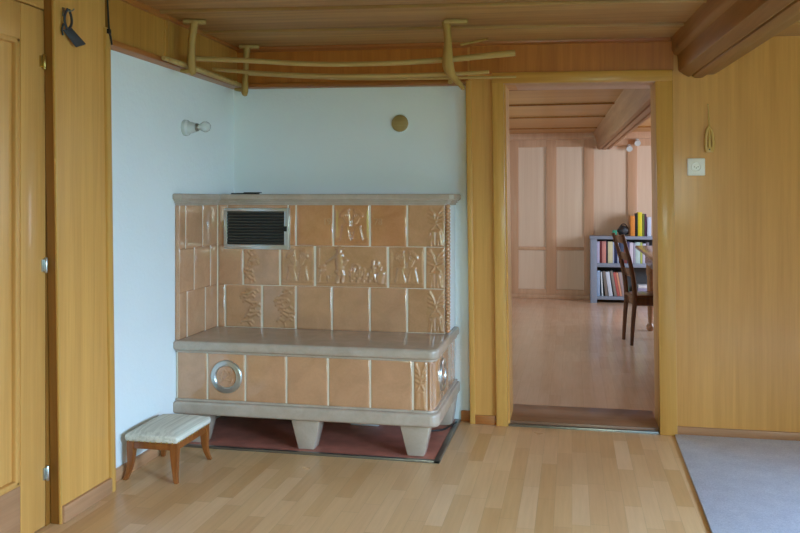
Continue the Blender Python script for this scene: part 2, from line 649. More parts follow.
# cover strip at the end of the white wall, and head band over the doorway
struct('trim_3', MB(lean).box(-0.556, -0.527, YB - 0.014, YB + 0.03, 0.0, 1.872, 0.004), 'wood_casing', 'wood cover strip beside the white wall')
mb = MB()
mb.hexa([(-0.545, YB - 0.016, 1.905), (0.515, YB - 0.016, 1.892), (0.515, YB + 0.03, 1.892), (-0.545, YB + 0.03, 1.905)],
        [(-0.545, YB - 0.016, 2.2), (0.515, YB - 0.016, 2.2), (0.515, YB + 0.03, 2.2), (-0.545, YB + 0.03, 2.2)])
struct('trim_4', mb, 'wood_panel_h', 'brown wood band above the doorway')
mb = MB()
mb.hexa([(-1.9, 4.47, zc(-1.9) - 0.012), (0.5, 4.47, zc(0.5) - 0.012), (0.5, 4.55, zc(0.5) - 0.03), (-1.9, 4.55, zc(-1.9) - 0.03)],
        [(-1.9, 4.47, zc(-1.9) + 0.02), (0.5, 4.47, zc(0.5) + 0.02), (0.5, 4.55, zc(0.5) + 0.02), (-1.9, 4.55, zc(-1.9) + 0.02)], 0.004)
struct('trim_5', mb, 'wood_trim', 'moulding between the band and the ceiling')

# doorway: casings, head, jambs, threshold
dw = empty('door_2', (0.05, YB, 0))
dw['kind'] = 'structure'
dw['label'] = 'open doorway with knotty wood frame into the far room'


def dpart(name, mb, mat):
    o = mb.build(name, mat, dw)
    o['kind'] = 'structure'


dpart('casing', MB(lean).box(-0.412, -0.350, YB - 0.026, YB + 0.02, 0.0, 1.905, 0.004), 'wood_casing')
dpart('casing', MB(lean).box(0.435, 0.522, YB - 0.026, YB + 0.02, 0.0, 1.894, 0.004), 'wood_casing')
mb = MB()
mb.hexa([(-0.425, YB - 0.027, 1.850), (0.510, YB - 0.027, 1.836), (0.510, YB + 0.02, 1.836), (-0.425, YB + 0.02, 1.850)],
        [(-0.425, YB - 0.027, 1.908), (0.510, YB - 0.027, 1.895), (0.510, YB + 0.02, 1.895), (-0.425, YB + 0.02, 1.908)], 0.004)
dpart('head_casing', mb, 'wood_casing_x')
dpart('jamb', MB(lean).box(-0.375, -0.350, YB - 0.02, 4.765, 0.0, 1.865, 0.003), 'wood_jamb')
dpart('jamb', MB(lean).box(0.435, 0.465, YB - 0.02, 4.765, 0.0, 1.85, 0.003), 'wood_jamb')
mb = MB()
mb.hexa([(-0.37, YB - 0.02, 1.846), (0.46, YB - 0.02, 1.834), (0.46, 4.765, 1.834), (-0.37, 4.765, 1.846)],
        [(-0.37, YB - 0.02, 1.88), (0.46, YB - 0.02, 1.87), (0.46, 4.765, 1.87), (-0.37, 4.765, 1.88)], 0.003)
dpart('head_jamb', mb, 'wood_far_frame')
dpart('threshold', MB().box(-0.335, 0.447, YB + 0.012, 4.90, -0.01, 0.026, 0.004), 'wood_threshold')
dpart('threshold_strip', MB().box(-0.335, 0.447, YB - 0.012, YB + 0.016, -0.01, 0.012, 0.003), 'steel')

# baseboards
mb = MB()
mb.box(0.53, XR, YB - 0.014, YB + 0.02, 0.0, 0.046, 0.004)
struct('baseboard_back', mb, 'wood_base', 'reddish baseboard below the right wall panelling')
mb = MB()
mb.box(-0.60, -0.53, YB + 0.035, 4.58, 0.0, 0.058, 0.004)
mb.box(-0.525, -0.405, YB - 0.012, YB + 0.02, 0.0, 0.05, 0.004)
struct('baseboard_back.001', mb, 'wood_trim', 'short baseboard between stove and doorway')

# left wall: plaster part, projecting wood part, door wall
struct('wall_left', MB().box(-2.2, -1.94, 3.10, 4.80, 0.0, 2.3), 'plaster', 'white plaster wall left of the stove')
struct('baseboard_left', MB().box(-1.95, -1.926, 3.17, 3.80, 0.0, 0.055, 0.004), 'wood_base_y', 'reddish baseboard along the white wall')
mb = MB(lean_y)
mb.box(-1.923, -1.885, 2.800, 3.150, 0.0, 2.3)
struct('wall_left.001', mb, 'wood_panel', 'projecting wood panel between door and white wall')
mb = MB(lean_y)
mb.box(-1.8895, -1.880, 2.794, 2.806, 0.0, 2.25, 0.002)
mb.box(-1.90, -1.873, 3.135, 3.172, 0.0, 1.93, 0.004)
mb.box(-1.945, -1.90, 3.149, 3.166, 0.0, 1.93, 0.003)
struct('trim_6', mb, 'wood_casing', 'edge strips of the projecting wood panel')
struct('baseboard_left.001', MB(lean_y).box(-1.90, -1.871, 2.805, 3.140, 0.0, 0.064, 0.004), 'wood_base_y', 'reddish baseboard of the projecting panel')
struct('wall_left.002', MB().box(-2.3, -1.926, 2.7705, 3.13, 0.0, 2.3), 'wood_reveal', 'wood wall beside the left door')
struct('trim_14', MB(lean_y).box(-1.9225, -1.8895, 2.7965, 2.802, 0.0, 2.3), 'wood_reveal', 'brown edge of the projecting panel facing the viewer')
struct('wall_left.003', MB().box(-2.3, -1.975, YR, 2.80, 0.0, 2.3), 'wood_panel', 'wood wall behind the left door')
# wood band above the left white wall
mb = MB()
mb.box(-2.0, -1.893, 3.14, 3.625, 1.885, 2.3)
mb.box(-2.0, -1.900, 3.66, 4.58, 1.885, 2.3)
mb.box(-2.0, -1.884, 3.62, 3.662, 1.885, 2.3, 0.003)
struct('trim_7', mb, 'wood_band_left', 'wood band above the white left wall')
mb = MB()
mb.box(-2.0, -1.876, 3.13, 4.55, 1.866, 1.892, 0.006)
struct('trim_8', mb, 'wood_trim_y', 'reddish moulding under the left wood band')
mb = MB()
mb.box(-2.0, -1.872, 3.10, 3.64, 2.074, 2.12, 0.006)
mb.box(-2.0, -1.878, 3.64, 4.50, 2.082, 2.12, 0.006)
struct('trim_9', mb, 'wood_trim_y', 'moulding between left band and ceiling')

# left door: frame of stiles and rails with a recessed panel, three hinges
d1 = empty('door_1', (-1.95, 2.30, 0))
d1['kind'] = 'structure'
d1['label'] = 'closed wooden panel door with three hinges, at the left edge'


def door_part(name, mb, mat, label=None):
    o = mb.build(name, mat, d1)
    o['kind'] = 'structure'
    if label:
        o['label'] = label
    return o


door_part('stile', MB().box(-1.972, -1.925, 2.625, 2.768, 0.004, 1.925, 0.004), 'wood_door')
door_part('stile', MB().box(-1.972, -1.925, 1.86, 2.00, 0.004, 1.925, 0.004), 'wood_door')
door_part('rail', MB().box(-1.972, -1.926, 2.00, 2.625, 0.004, 0.20, 0.004), 'wood_base_y')
door_part('rail', MB().box(-1.972, -1.926, 2.00, 2.625, 1.795, 1.925, 0.004), 'wood_door')
door_part('door_panel', MB().box(-1.968, -1.944, 2.00, 2.625, 0.20, 1.80), 'wood_door')
mb = MB()
for a in ((2.600, 2.627, 0.20, 1.80), (2.0, 2.025, 0.20, 1.80)):
    mb.box(-1.955, -1.927, *a, 0.008)
mb.box(-1.955, -1.927, 2.0, 2.627, 0.196, 0.222, 0.008)
mb.box(-1.955, -1.927, 2.0, 2.627, 1.776, 1.802, 0.008)
door_part('panel_moulding', mb, 'wood_door')
for z in (0.20, 0.977, 1.732):
    mb = MB()
    mb.lathe([(0.0, -0.030), (0.0045, -0.028), (0.006, -0.026), (0.006, 0.026), (0.0045, 0.028), (0, 0.030)], 12, Matrix.Translation((-1.917, 2.770 - 0.0125 * z, z)))
    mb.box(-1.926, -1.921, 2.752 - 0.0125 * z, 2.772 - 0.0125 * z, z - 0.022, z + 0.022)
    door_part('hinge', mb, 'zinc' if z < 1.5 else 'brass')


struct('trim_15', MB().box(-1.99, -1.922, YR, 2.768, 1.928, 2.3, 0.004), 'wood_door', 'wood panelling above the left door')


# remaining shell of the near room with its windows
def wall_with_windows(name, axis, pos, a0, a1, wins, z0, z1, thick, label):
    """Panelled wall pierced by window openings; axis is the wall's normal."""
    mb = MB()
    cuts = [a0] + [c for w in wins for c in w] + [a1]

    def bx(p, q, lo, hi):
        if axis == 'X':
            mb.box(min(pos, pos + thick), max(pos, pos + thick), p, q, lo, hi)
        else:
            mb.box(p, q, min(pos, pos + thick), max(pos, pos + thick), lo, hi)
    for i in range(0, len(cuts), 2):
        bx(cuts[i], cuts[i + 1], 0.0, 2.3)
    for w in wins:
        bx(w[0], w[1], 0.0, z0)
        bx(w[0], w[1], z1, 2.3)
    return struct(name, mb, 'wood_panel', label)


win_n = [0]


def window(axis, pos, a0, a1, z0, z1):
    win_n[0] += 1
    mid = (a0 + a1) / 2
    w = empty('window_%d' % win_n[0], (pos, mid, z0) if axis == 'X' else (mid, pos, z0))
    w['kind'] = 'structure'
    f = MB()
    g = MB()

    def bx(m, p, q, lo, hi, d, bev=0.004):
        if axis == 'X':
            m.box(pos - d, pos + d, p, q, lo, hi, bev)
        else:
            m.box(p, q, pos - d, pos + d, lo, hi, bev)
    for p, q, lo, hi in ((a0, a0 + .05, z0, z1), (a1 - .05, a1, z0, z1), (a0, a1, z0, z0 + .05), (a0, a1, z1 - .05, z1), (mid - .03, mid + .03, z0, z1)):
        bx(f, p, q, lo, hi, 0.03)
    for p, q in ((a0 + .05, mid - .03), (mid + .03, a1 - .05)):
        bx(g, p, q, z0 + .05, z1 - .05, 0.003, 0)
    o = f.build('window_frame', 'wood_jamb', w)
    o['kind'] = 'structure'
    o = g.build('window_pane', 'glass', w)
    o['kind'] = 'structure'


wall_with_windows('wall_right', 'X', XR, YR - 0.2, 4.9, [(-1.60, -0.30), (0.10, 1.40), (2.10, 3.40)], 0.75, 1.75, 0.2, 'panelled wall with three windows')
wall_with_windows('wall_rear', 'Y', YR, -2.3, XR + 0.2, [(-1.4, 0.0), (0.2, 1.6)], 0.75, 1.75, -0.2, 'panelled wall with two windows behind the viewer')
window('X', XR + 0.08, -1.60, -0.30, 0.75, 1.75)
window('X', XR + 0.08, 0.10, 1.40, 0.75, 1.75)
window('X', XR + 0.08, 2.10, 3.40, 0.75, 1.75)
window('Y', YR - 0.08, -1.4, 0.0, 0.75, 1.75)
window('Y', YR - 0.08, 0.2, 1.6, 0.75, 1.75)

# beam of the near room: moulded timber running towards the viewer
prof = [(0.500, 2.30), (0.500, 2.050), (0.506, 2.042), (0.506, 1.995), (0.516, 1.978), (0.534, 1.970), (0.537, 1.955), (0.539, 1.930), (0.541, 1.896), (0.544, 1.886), (0.556, 1.882),
        (0.560, 1.876), (0.590, 1.858), (0.596, 1.859), (0.599, 1.869), (0.606, 1.869), (0.609, 1.858), (0.622, 1.852), (0.642, 1.850), (0.660, 1.852), (0.666, 1.856), (0.668, 1.866),
        (0.715, 1.866), (0.722, 1.869), (0.728, 1.880), (0.730, 1.905), (0.736, 1.935), (0.745, 1.965), (0.765, 1.975), (0.775, 2.05), (0.775, 2.30)]


def beam(name, prof, y0, y1, sx, mat, label, ref):
    mb = MB()
    t = mb.bm
    a = [t.verts.new((p[0] + (ref - y0) * sx, y0, p[1])) for p in prof]
    b = [t.verts.new((p[0] + (ref - y1) * sx, y1, p[1])) for p in prof]
    n = len(prof)
    for i in range(n):
        j = (i + 1) % n
        t.faces.new((a[i], a[j], b[j], b[i]))
    t.faces.new(a[::-1])
    t.faces.new(b)
    bmesh.ops.recalc_face_normals(t, faces=t.faces)
    return struct(name, mb, mat, label)


beam('trim_10', prof, YR, YB + 0.02, 0.062, 'wood_beam', 'moulded brown ceiling beam of the near room', YB)

# far room
struct('ceiling.001', MB().box(-2.6, 3.2, 4.75, YF + 0.2, 2.045, 2.3), 'wood_far_ceiling', 'rosy board ceiling of the far room')
mb = MB()
for y in (5.2, 6.2, 7.24, 8.35, 9.66):
    mb.box(-2.6, 3.2, y - 0.012, y + 0.012, 2.030, 2.06, 0.004)
struct('trim_11', mb, 'wood_reveal', 'joint battens of the far room ceiling')
struct('wall_far', MB().box(-2.6, 3.2, YF, YF + 0.2, 0, 2.3), 'wood_far', 'pale panelled wall of the far room')
mb = MB()
for x0, x1 in ((-2.5, -2.38), (-2.05, -1.93), (-1.50, -1.35), (-1.12, -1.0), (-0.80, -0.655), (-0.315, -0.19), (0.145, 0.262), (0.66, 0.775), (1.18, 1.30), (1.7, 1.82), (2.3, 2.42)):
    mb.box(x0, x1, YF - 0.022, YF + 0.01, 0.0, 2.1, 0.005)
mb.box(-2.6, 3.2, YF - 0.021, YF + 0.01, 1.875, 2.1, 0.005)
mb.box(-2.6, 3.2, YF - 0.021, YF + 0.01, 0.0, 0.115, 0.005)
mb.box(-2.6, 0.2, YF - 0.020, YF + 0.01, 0.60, 0.64, 0.005)
mb.box(-2.6, 3.2, YF - 0.06, YF + 0.01, 1.965, 2.05, 0.01)
struct('trim_12', mb, 'wood_far_frame', 'rosy frame of stiles and rails on the far wall')
struct('baseboard_far', MB().box(-2.6, 3.2, YF - 0.036, YF - 0.02, 0.0, 0.05, 0.004), 'wood_far_frame', 'baseboard of the far wall')
prof2 = [(0.27, 2.2), (0.27, 2.03), (0.285, 1.99), (0.30, 1.95), (0.308, 1.90), (0.31, 1.865), (0.325, 1.838), (0.350, 1.832), (0.356, 1.845), (0.366, 1.845), (0.372, 1.832), (0.415, 1.832), (0.421, 1.847), (0.431, 1.847), (0.437, 1.834), (0.46, 1.834), (0.475, 1.85), (0.48, 1.885), (0.50, 1.90), (0.505, 1.95), (0.52, 1.97), (0.525, 2.2)]
beam('trim_13', prof2, 4.75, YF - 0.04, 0.03, 'wood_far_beam', 'moulded ceiling beam of the far room', 9.95)
wall_with_windows('wall_far_right', 'X', 2.95, 4.9, YF + 0.2, [(7.1, 9.5)], 0.75, 1.95, 0.2, 'wall with window of the far room')
wall_with_windows('wall_far_left', 'X', -2.45, 4.9, YF + 0.2, [(6.5, 7.9)], 0.75, 1.95, -0.2, 'left wall with window of the far room')
window('X', 3.03, 7.1, 9.5, 0.75, 1.95)
window('X', -2.53, 6.5, 7.9, 0.75, 1.95)
struct('wall_far_near', MB().box(-2.6, -0.45, 4.745, 4.765, 0, 2.3), 'wood_far', 'far room side of the dividing wall')

# ================================================================== TILED STOVE
SX0, SX1 = -1.938, -0.628
stove = thing('tiled_stove', 'large tiled stove with seat bench, brown glazed tiles and grey ceramic ledges, against white wall', 'stove', (-1.28, 4.2, 0))
mb = MB()
mb.box(-1.936, -0.649, 4.2925, 4.563, 0.20, 1.20)
mb.box(-1.936, -0.655, 3.8365, 4.40, 0.20, 0.47)
mb.box(-1.938, -1.9215, 3.832, 4.32, 0.50, 1.20)
mb.build('core', 'grout_glint', stove)
X_, Y_, Z_ = Vector((1, 0, 0)), Vector((0, 1, 0)), Vector((0, 0, 1))
back = (Vector((0, 4.302, 0)), X_, Z_, -Y_)
wing = (Vector((-1.931, 0, 0)), Y_, Z_, X_)
front = (Vector((0, 3.846, 0)), X_, Z_, -Y_)
side = (Vector((-0.646, 0, 0)), Y_, Z_, X_)
uside = (Vector((-0.640, 0, 0)), Y_, Z_, X_)
RW = [(0.522, 0.754), (0.754, 0.973), (0.973, 1.196)]

# plain facing tiles
mb = MB()
mb.tile(back, -1.920, -1.875, *RW[0])
mb.tile(back, -1.920, -1.77, *RW[1])
mb.tile(back, -1.920, -1.86, *RW[2])
mb.tile(back, -1.862, -1.51, 1.170, 1.196)
mb.build('back_tiles', 'tile', stove)
mb = MB()
for a, b in ((-1.465, -1.262), (-1.262, -1.052), (-1.052, -0.851)):
    mb.tile(back, a, b, *RW[0])
mb.build('back_tiles', 'tile', stove)
mb = MB()
mb.tile(back, -1.51, -1.465, *RW[2])
mb.tile(back, -1.465, -1.256, *RW[2])
mb.build('back_tiles', 'tile_top', stove)
mb = MB()
mb.tile(back, -1.052, -0.851, *RW[2])
mb.build('back_tiles', 'tile_top', stove)
mb = MB()
mb.tile(wing, 3.832, 3.905, *RW[2]); mb.tile(wing, 3.905, 4.105, *RW[2]); mb.tile(wing, 4.105, 4.29, *RW[2])
mb.tile(wing, 3.832, 4.003, *RW[1]); mb.tile(wing, 4.003, 4.20, *RW[1]); mb.tile(wing, 4.20, 4.29, *RW[1])
mb.tile(wing, 3.832, 3.922, *RW[0]); mb.tile(wing, 3.922, 4.136, *RW[0]); mb.tile(wing, 4.136, 4.29, *RW[0])
mb.box(-1.9385, -1.920, 3.825, 3.834, 0.522, 1.194, 0.003)
mb.build('wing_tiles', 'tile', stove)
mb = MB()
fb = [-1.932, -1.770, -1.570, -1.358, -1.147, -0.939, -0.733]
for i in range(6):
    mb.tile(front, fb[i], fb[i + 1], 0.229, 0.464)
mb.build('bench_tiles', 'tile', stove)
mb = MB()
mb.tile(side, 3.90, 4.14, 0.229, 0.464)
mb.tile(side, 4.14, 4.40, 0.229, 0.464)
mb.box(-0.646, -0.634, 4.40, 4.56, 0.229, 0.464)
mb.build('bench_side_tiles', 'tile', stove)
mb = MB()
mb.box(-0.650, -0.634, 4.312, 4.562, 0.523, 1.192, 0.003)
mb.build('side_plaster', 'plaster', stove)['label'] = 'white plastered side of the upper stove'


# relief tiles
def bells():
    s = [(0.08, 0.12, 0.92, 0.12, 0.005, 0.003)]
    for sx in (-1, 1):
        c = 0.5 + sx * 0.17
        s += [(c - 0.07 - 0.05, 0.16, c - 0.045, 0.46, 0.008, 0.0045), (c + 0.07 + 0.05, 0.16, c + 0.045, 0.46, 0.008, 0.0045),
              (c, 0.16, c, 0.45, 0.015, 0.004), (c - 0.06, 0.48, c + 0.06, 0.48, 0.009, 0.0045), (c - 0.1, 0.17, c + 0.1, 0.17, 0.006, 0.004)]
        for k in range(4):
            a = 0.12 + k * 0.22
            x, y = 0.5 + sx * (0.06 + 0.30 * math.sin(a)), 0.52 + 0.36 * math.cos(a)
            s += [(0.5 + sx * 0.03, 0.36, x, y, 0.004, 0.003), (x, y, x + sx * 0.02, y - 0.06, 0.008, 0.005)]
        s.append((0.5 + sx * 0.42, 0.2, 0.5 + sx * 0.42, 0.86, 0.003, 0.002))
    s.append((0.5, 0.3, 0.5, 0.62, 0.004, 0.003))
    return s


def floral(x0, x1, seed):
    rnd = random.Random(seed)
    s = []
    c = (x0 + x1) / 2
    h = (x1 - x0) / 2
    px, py = c, 0.06
    for k in range(1, 9):
        nx, ny = c + h * 0.45 * math.sin(k * 1.1 + seed), 0.06 + k * 0.105
        s.append((px, py, nx, ny, 0.005, 0.004))
        for sx in (-1, 1):
            lx, ly = nx + sx * h * rnd.uniform(0.35, 0.6), ny + rnd.uniform(-0.02, 0.09)
            s.append((nx, ny, lx, ly, 0.007, 0.006))
            s.append((lx, ly, lx + sx * h * 0.2, ly - 0.05, 0.006, 0.004))
        px, py = nx, ny
    return s


def quoin(x0, x1):
    """Corner ornament: crossed leafy stems above a twin vase."""
    s = []
    w = x1 - x0
    c = (x0 + x1) / 2
    for sx in (-1, 1):
        pts = [(c + sx * 0.40 * w, 0.93), (c + sx * 0.16 * w, 0.78), (c + sx * 0.04 * w, 0.62), (c - sx * 0.10 * w, 0.50), (c - sx * 0.30 * w, 0.42)]
        for a, b in zip(pts, pts[1:]):
            s.append((a[0], a[1], b[0], b[1], 0.005, 0.0035))
        for k in range(4):
            y = 0.55 + 0.10 * k
            s.append((c + sx * (0.08 + 0.07 * k) * w, y, c + sx * 0.46 * w, y + 0.05, 0.0055, 0.0035))
        s += [(c + sx * 0.34 * w, 0.06, c + sx * 0.20 * w, 0.34, 0.008, 0.0045), (c + sx * 0.12 * w, 0.06, c + sx * 0.12 * w, 0.34, 0.007, 0.004),
              (c + sx * 0.46 * w, 0.05, c + sx * 0.36 * w, 0.36, 0.004, 0.003), (c + sx * 0.05 * w, 0.37, c + sx * 0.28 * w, 0.37, 0.006, 0.004)]
    return s


def sower():
    s = [(0.03, 0.10, 0.97, 0.10, 0.005, 0.003)]
    # striding man: legs, coat, arms, head with hat
    s += [(0.30, 0.12, 0.335, 0.30, 0.010, 0.008), (0.335, 0.30, 0.335, 0.46, 0.013, 0.009), (0.375, 0.14, 0.385, 0.30, 0.010, 0.008), (0.385, 0.30, 0.36, 0.46, 0.012, 0.009),
          (0.345, 0.46, 0.335, 0.76, 0.024, 0.010), (0.325, 0.44, 0.30, 0.38, 0.012, 0.007), (0.31, 0.76, 0.16, 0.58, 0.007, 0.007), (0.36, 0.74, 0.43, 0.64, 0.010, 0.008),
          (0.43, 0.64, 0.40, 0.56, 0.012, 0.008), (0.335, 0.84, 0.335, 0.88, 0.014, 0.010), (0.29, 0.93, 0.38, 0.93, 0.006, 0.008), (0.335, 0.95, 0.335, 0.97, 0.012, 0.008)]
    s += [(0.05, 0.52, 0.05, 0.92, 0.004, 0.004), (0.05, 0.10, 0.08, 0.48, 0.005, 0.004), (0.05, 0.48, 0.12, 0.50, 0.008, 0.006), (0.08, 0.34, 0.13, 0.40, 0.006, 0.005)]
    rnd = random.Random(3)
    for k in range(16):
        x = 0.50 + 0.028 * k
        y = 0.16 + 0.06 * (k % 3)
        h = rnd.uniform(0.12, 0.30) if k < 11 else rnd.uniform(0.25, 0.38)
        s.append((x, y, x + rnd.uniform(-0.05, 0.05), y + h, 0.008, 0.007))
        s.append((x, y + h * 0.6, x + rnd.uniform(-0.05, 0.05), y + h * 0.8, 0.008, 0.006))
    for k in range(10):
        a = k / 9 * math.pi
        s.append((0.56 + 0.07 * math.cos(a), 0.36 + 0.2 * math.sin(a), 0.56 + 0.07 * math.cos(a + .35), 0.36 + 0.2 * math.sin(a + .35), 0.006, 0.005))
    for k in range(7):
        s.append((0.18 + 0.02 * k, 0.12, 0.17 + 0.02 * k + rnd.uniform(-.02, .02), 0.26, 0.006, 0.004))
    s.append((0.90, 0.16, 0.92, 0.34, 0.020, 0.009))
    return s


def rel(fr, a, b, r, st, label, mat='relief'):
    o = MB().relief(fr, a, b, r[0], r[1], st).build('relief_tile', mat, stove, angle=60)
    o['label'] = label
    return o


rel(back, -1.256, -1.052, RW[2], bells(), 'top row relief tile with two bell shapes and flower sprays', 'tile_top')
rel(back, -1.556, -1.357, RW[1], bells(), 'middle row relief tile left of the figure tile')
rel(back, -0.954, -0.755, RW[1], bells(), 'middle row relief tile right of the figure tile')
rel(back, -1.357, -0.954, RW[1], sower(), 'wide relief tile with a striding man and plants')
rel(back, -1.77, -1.556, RW[1], floral(0.02, 0.4, 2), 'leafy relief tile below the grille')
rel(back, -1.875, -1.659, RW[0], floral(0.45, 0.98, 4), 'bottom row leafy relief tile, first')
rel(back, -1.659, -1.465, RW[0], floral(0.4, 0.98, 5), 'bottom row leafy relief tile, second')
for k, r in enumerate(RW):
    rel(back, -0.755 if k == 1 else -0.851, -0.645, r, quoin(0.12, 0.9) if k == 1 else quoin(0.54, 0.96), ('bottom', 'middle', 'top')[k] + ' corner relief tile with leafy stems')
rel(front, -0.733, -0.662, (0.229, 0.464), quoin(0.1, 0.95), 'corner relief tile of the bench with crossed stems')
# rope-like rounded corner of the upper stove, and rounded corner of the bench
mb = MB()
z = 0.53
while z < 1.19:
    mb.sphere((-0.6345, 4.295, z + 0.008), 0.0135, 12, (1, 1, 0.95))
    z += 0.0185
mb.build('corner_rope', 'relief', stove)
mb = MB()
mb.tube([(-0.656, 3.856, 0.232), (-0.656, 3.856, 0.46)], 0.021, 16)
for k in range(3):
    a = -1.35 + k * 0.65
    mb.tube([(-0.656 + 0.021 * math.cos(a), 3.856 + 0.021 * math.sin(a), 0.24), (-0.656 + 0.021 * math.cos(a), 3.856 + 0.021 * math.sin(a), 0.455)], 0.005, 8)
mb.box(-0.66, -0.636, 3.858, 3.90, 0.231, 0.462, 0.004)
mb.build('corner_tile', 'tile', stove)


# cast numbers on two top tiles
def numeral(txt, x, z, size):
    cu = bpy.data.curves.new('numeral', 'FONT')
    cu.body = txt
    cu.size = size
    cu.extrude = 0.0034
    cu.bevel_depth = 0.0008
    cu.resolution_u = 3
    cu.align_x = 'CENTER'
    ob = bpy.data.objects.new('numeral', cu)
    C.objects.link(ob)
    bpy.context.view_layer.update()
    me = bpy.data.meshes.new_from_object(ob.evaluated_get(bpy.context.evaluated_depsgraph_get()))
    bpy.data.objects.remove(ob)
    b = MB()
    b.bm.from_mesh(me)
    bmesh.ops.transform(b.bm, matrix=Matrix.Translation((x, 4.2895, z)) @ Matrix.Rotation(R(90), 4, 'X'), verts=b.bm.verts)
    o = b.build('numeral', 'relief', stove)
    o['label'] = 'raised number ' + txt + ' on a top row tile'


numeral('19', -1.290, 1.088, 0.048)
numeral('78', -1.008, 1.088, 0.048)


def outl(o):
    return [(-1.938, 3.829 - o), (-1.918 + o, 3.829 - o), (-1.918 + o, 4.290 - o), (-0.632 + o - 0.02, 4.290 - o), (-0.632 + o, 4.290 - o + 0.02), (-0.632 + o, 4.563), (-1.938, 4.563)]


mb = MB()
mb.prism(outl(0.004), 1.192, 1.204, 0.003)
mb.prism(outl(0.012), 1.203, 1.216, 0.004)
mb.prism(outl(0.020), 1.214, 1.222, 0.003)
mb.prism(outl(0.030), 1.220, 1.252, 0.007, 3)
mb.build('cornice', 'ceramic', stove)


def rounded(x0, x1, y0, y1, r, n=6):
    pts = [(x0, y0)]
    for k in range(n + 1):
        a = -math.pi / 2 + k / n * math.pi / 2
        pts.append((x1 - r + r * math.cos(a), y0 + r + r * math.sin(a)))
    return pts + [(x1, y1), (x0, y1)]


mb = MB()
mb.prism(rounded(-1.939, -0.610, 3.808, 4.563, 0.045), 0.472, 0.522, 0.016, 4)
mb.prism(rounded(-1.937, -0.622, 3.828, 4.563, 0.045), 0.460, 0.475, 0.004)
mb.build('bench_slab', 'ceramic', stove)
mb = MB()
mb.prism(rounded(-1.939, -0.606, 3.806, 4.563, 0.045), 0.158, 0.222, 0.014, 4)
mb.prism(rounded(-1.937, -0.620, 3.828, 4.563, 0.045), 0.218, 0.232, 0.005)
mb.build('plinth', 'ceramic', stove)


def leg(cx, cy, w=0.078, w2=0.040, d=0.09):
    mb = MB()
    mb.hexa([(cx - w2, cy - d * 0.42, 0.011), (cx + w2, cy - d * 0.42, 0.011), (cx + w2, cy + d * 0.45, 0.011), (cx - w2, cy + d * 0.45, 0.011)],
            [(cx - w, cy - d * 0.5, 0.165), (cx + w * 0.92, cy - d * 0.5, 0.165), (cx + w * 0.92, cy + d * 0.7, 0.165), (cx - w, cy + d * 0.7, 0.165)], 0.005)
    mb.build('leg', 'ceramic', stove)


for cx in (-1.83, -1.262, -0.722):
    leg(cx, 3.885)
for cx in (-1.83, -1.262):
    leg(cx, 4.42)
leg(-0.672, 4.46, 0.062, 0.040, 0.13)

# air grille with slats
gr = MB()
gx0, gx1, gz0, gz1 = -1.878, -1.498, 0.951, 1.176
gr.box(gx0, gx1, 4.276, 4.292, gz1 - 0.018, gz1, 0.003)
gr.box(gx0, gx1, 4.276, 4.292, gz0, gz0 + 0.026, 0.003)
gr.box(gx0, gx0 + 0.020, 4.2765, 4.2915, gz0 + 0.024, gz1 - 0.016, 0.002)
gr.box(gx1 - 0.030, gx1 - 0.012, 4.2765, 4.2915, gz0 + 0.024, gz1 - 0.016, 0.002)
gr.box(gx1 - 0.0125, gx1 + 0.0005, 4.270, 4.2925, gz0 - 0.001, gz1 + 0.001, 0.003)
grille = gr.build('air_grille', 'alu', stove)
MB().box(gx0 + 0.02, gx1 - 0.02, 4.288, 4.291, gz0 + 0.02, gz1 - 0.01).build('grille_back', 'black', grille)
for k in range(11):
    zz = gz0 + 0.033 + k * 0.0165
    mb = MB()
    mb.hexa([(gx0 + 0.018, 4.279, zz), (gx1 - 0.030, 4.279, zz), (gx1 - 0.030, 4.289, zz + 0.009), (gx0 + 0.018, 4.289, zz + 0.009)],
            [(gx0 + 0.018, 4.279, zz + 0.003), (gx1 - 0.030, 4.279, zz + 0.003), (gx1 - 0.030, 4.289, zz + 0.012), (gx0 + 0.018, 4.289, zz + 0.012)])
    mb.build('slat', 'slat', grille)
mb = MB()
mb.box(gx1 - 0.034, gx1 - 0.014, 4.266, 4.279, 1.050, 1.078, 0.003)
mb.build('latch', 'black', grille)


# metal ring plates with an ornamental tile centre
def medallion(c, ax):
    rot = Matrix.Rotation(R(90), 4, 'X') if ax == 'Y' else Matrix.Rotation(R(90), 4, 'Y')
    m4 = Matrix.Translation(c) @ rot
    mb = MB()
    mb.lathe([(0.052, 0.0), (0.053, 0.010), (0.058, 0.014), (0.066, 0.011), (0.076, 0.012), (0.081, 0.008), (0.082, 0.0)], 48, m4, False)
    ring = mb.build('ring_plate', 'chrome', stove, angle=50)
    mb = MB()
    mb.lathe([(0.0, 0.004), (0.053, 0.004), (0.053, 0.0)], 40, m4, False)
    for k, (a, b) in enumerate((((-0.03, -0.028), (0.012, 0.008)), ((0.012, 0.008), (0.03, 0.03)), ((0.012, 0.008), (-0.01, 0.034)), ((-0.012, -0.014), (0.02, -0.02)),
                                ((-0.03, 0.0), (-0.018, 0.03)), ((-0.02, -0.02), (-0.036, 0.008)), ((0.02, -0.034), (0.036, -0.006)))):
        mb.tube([(a[0], a[1], 0.004), ((a[0] + b[0]) / 2 + 0.003, (a[1] + b[1]) / 2, 0.007), (b[0], b[1], 0.004)], [0.003, 0.006, 0.003], 8, 1, mat=m4)
    mb.build('ring_centre', 'tile', ring)


medallion((-1.667, 3.8345, 0.349), 'Y')
medallion((-0.6345, 4.09, 0.352), 'X')

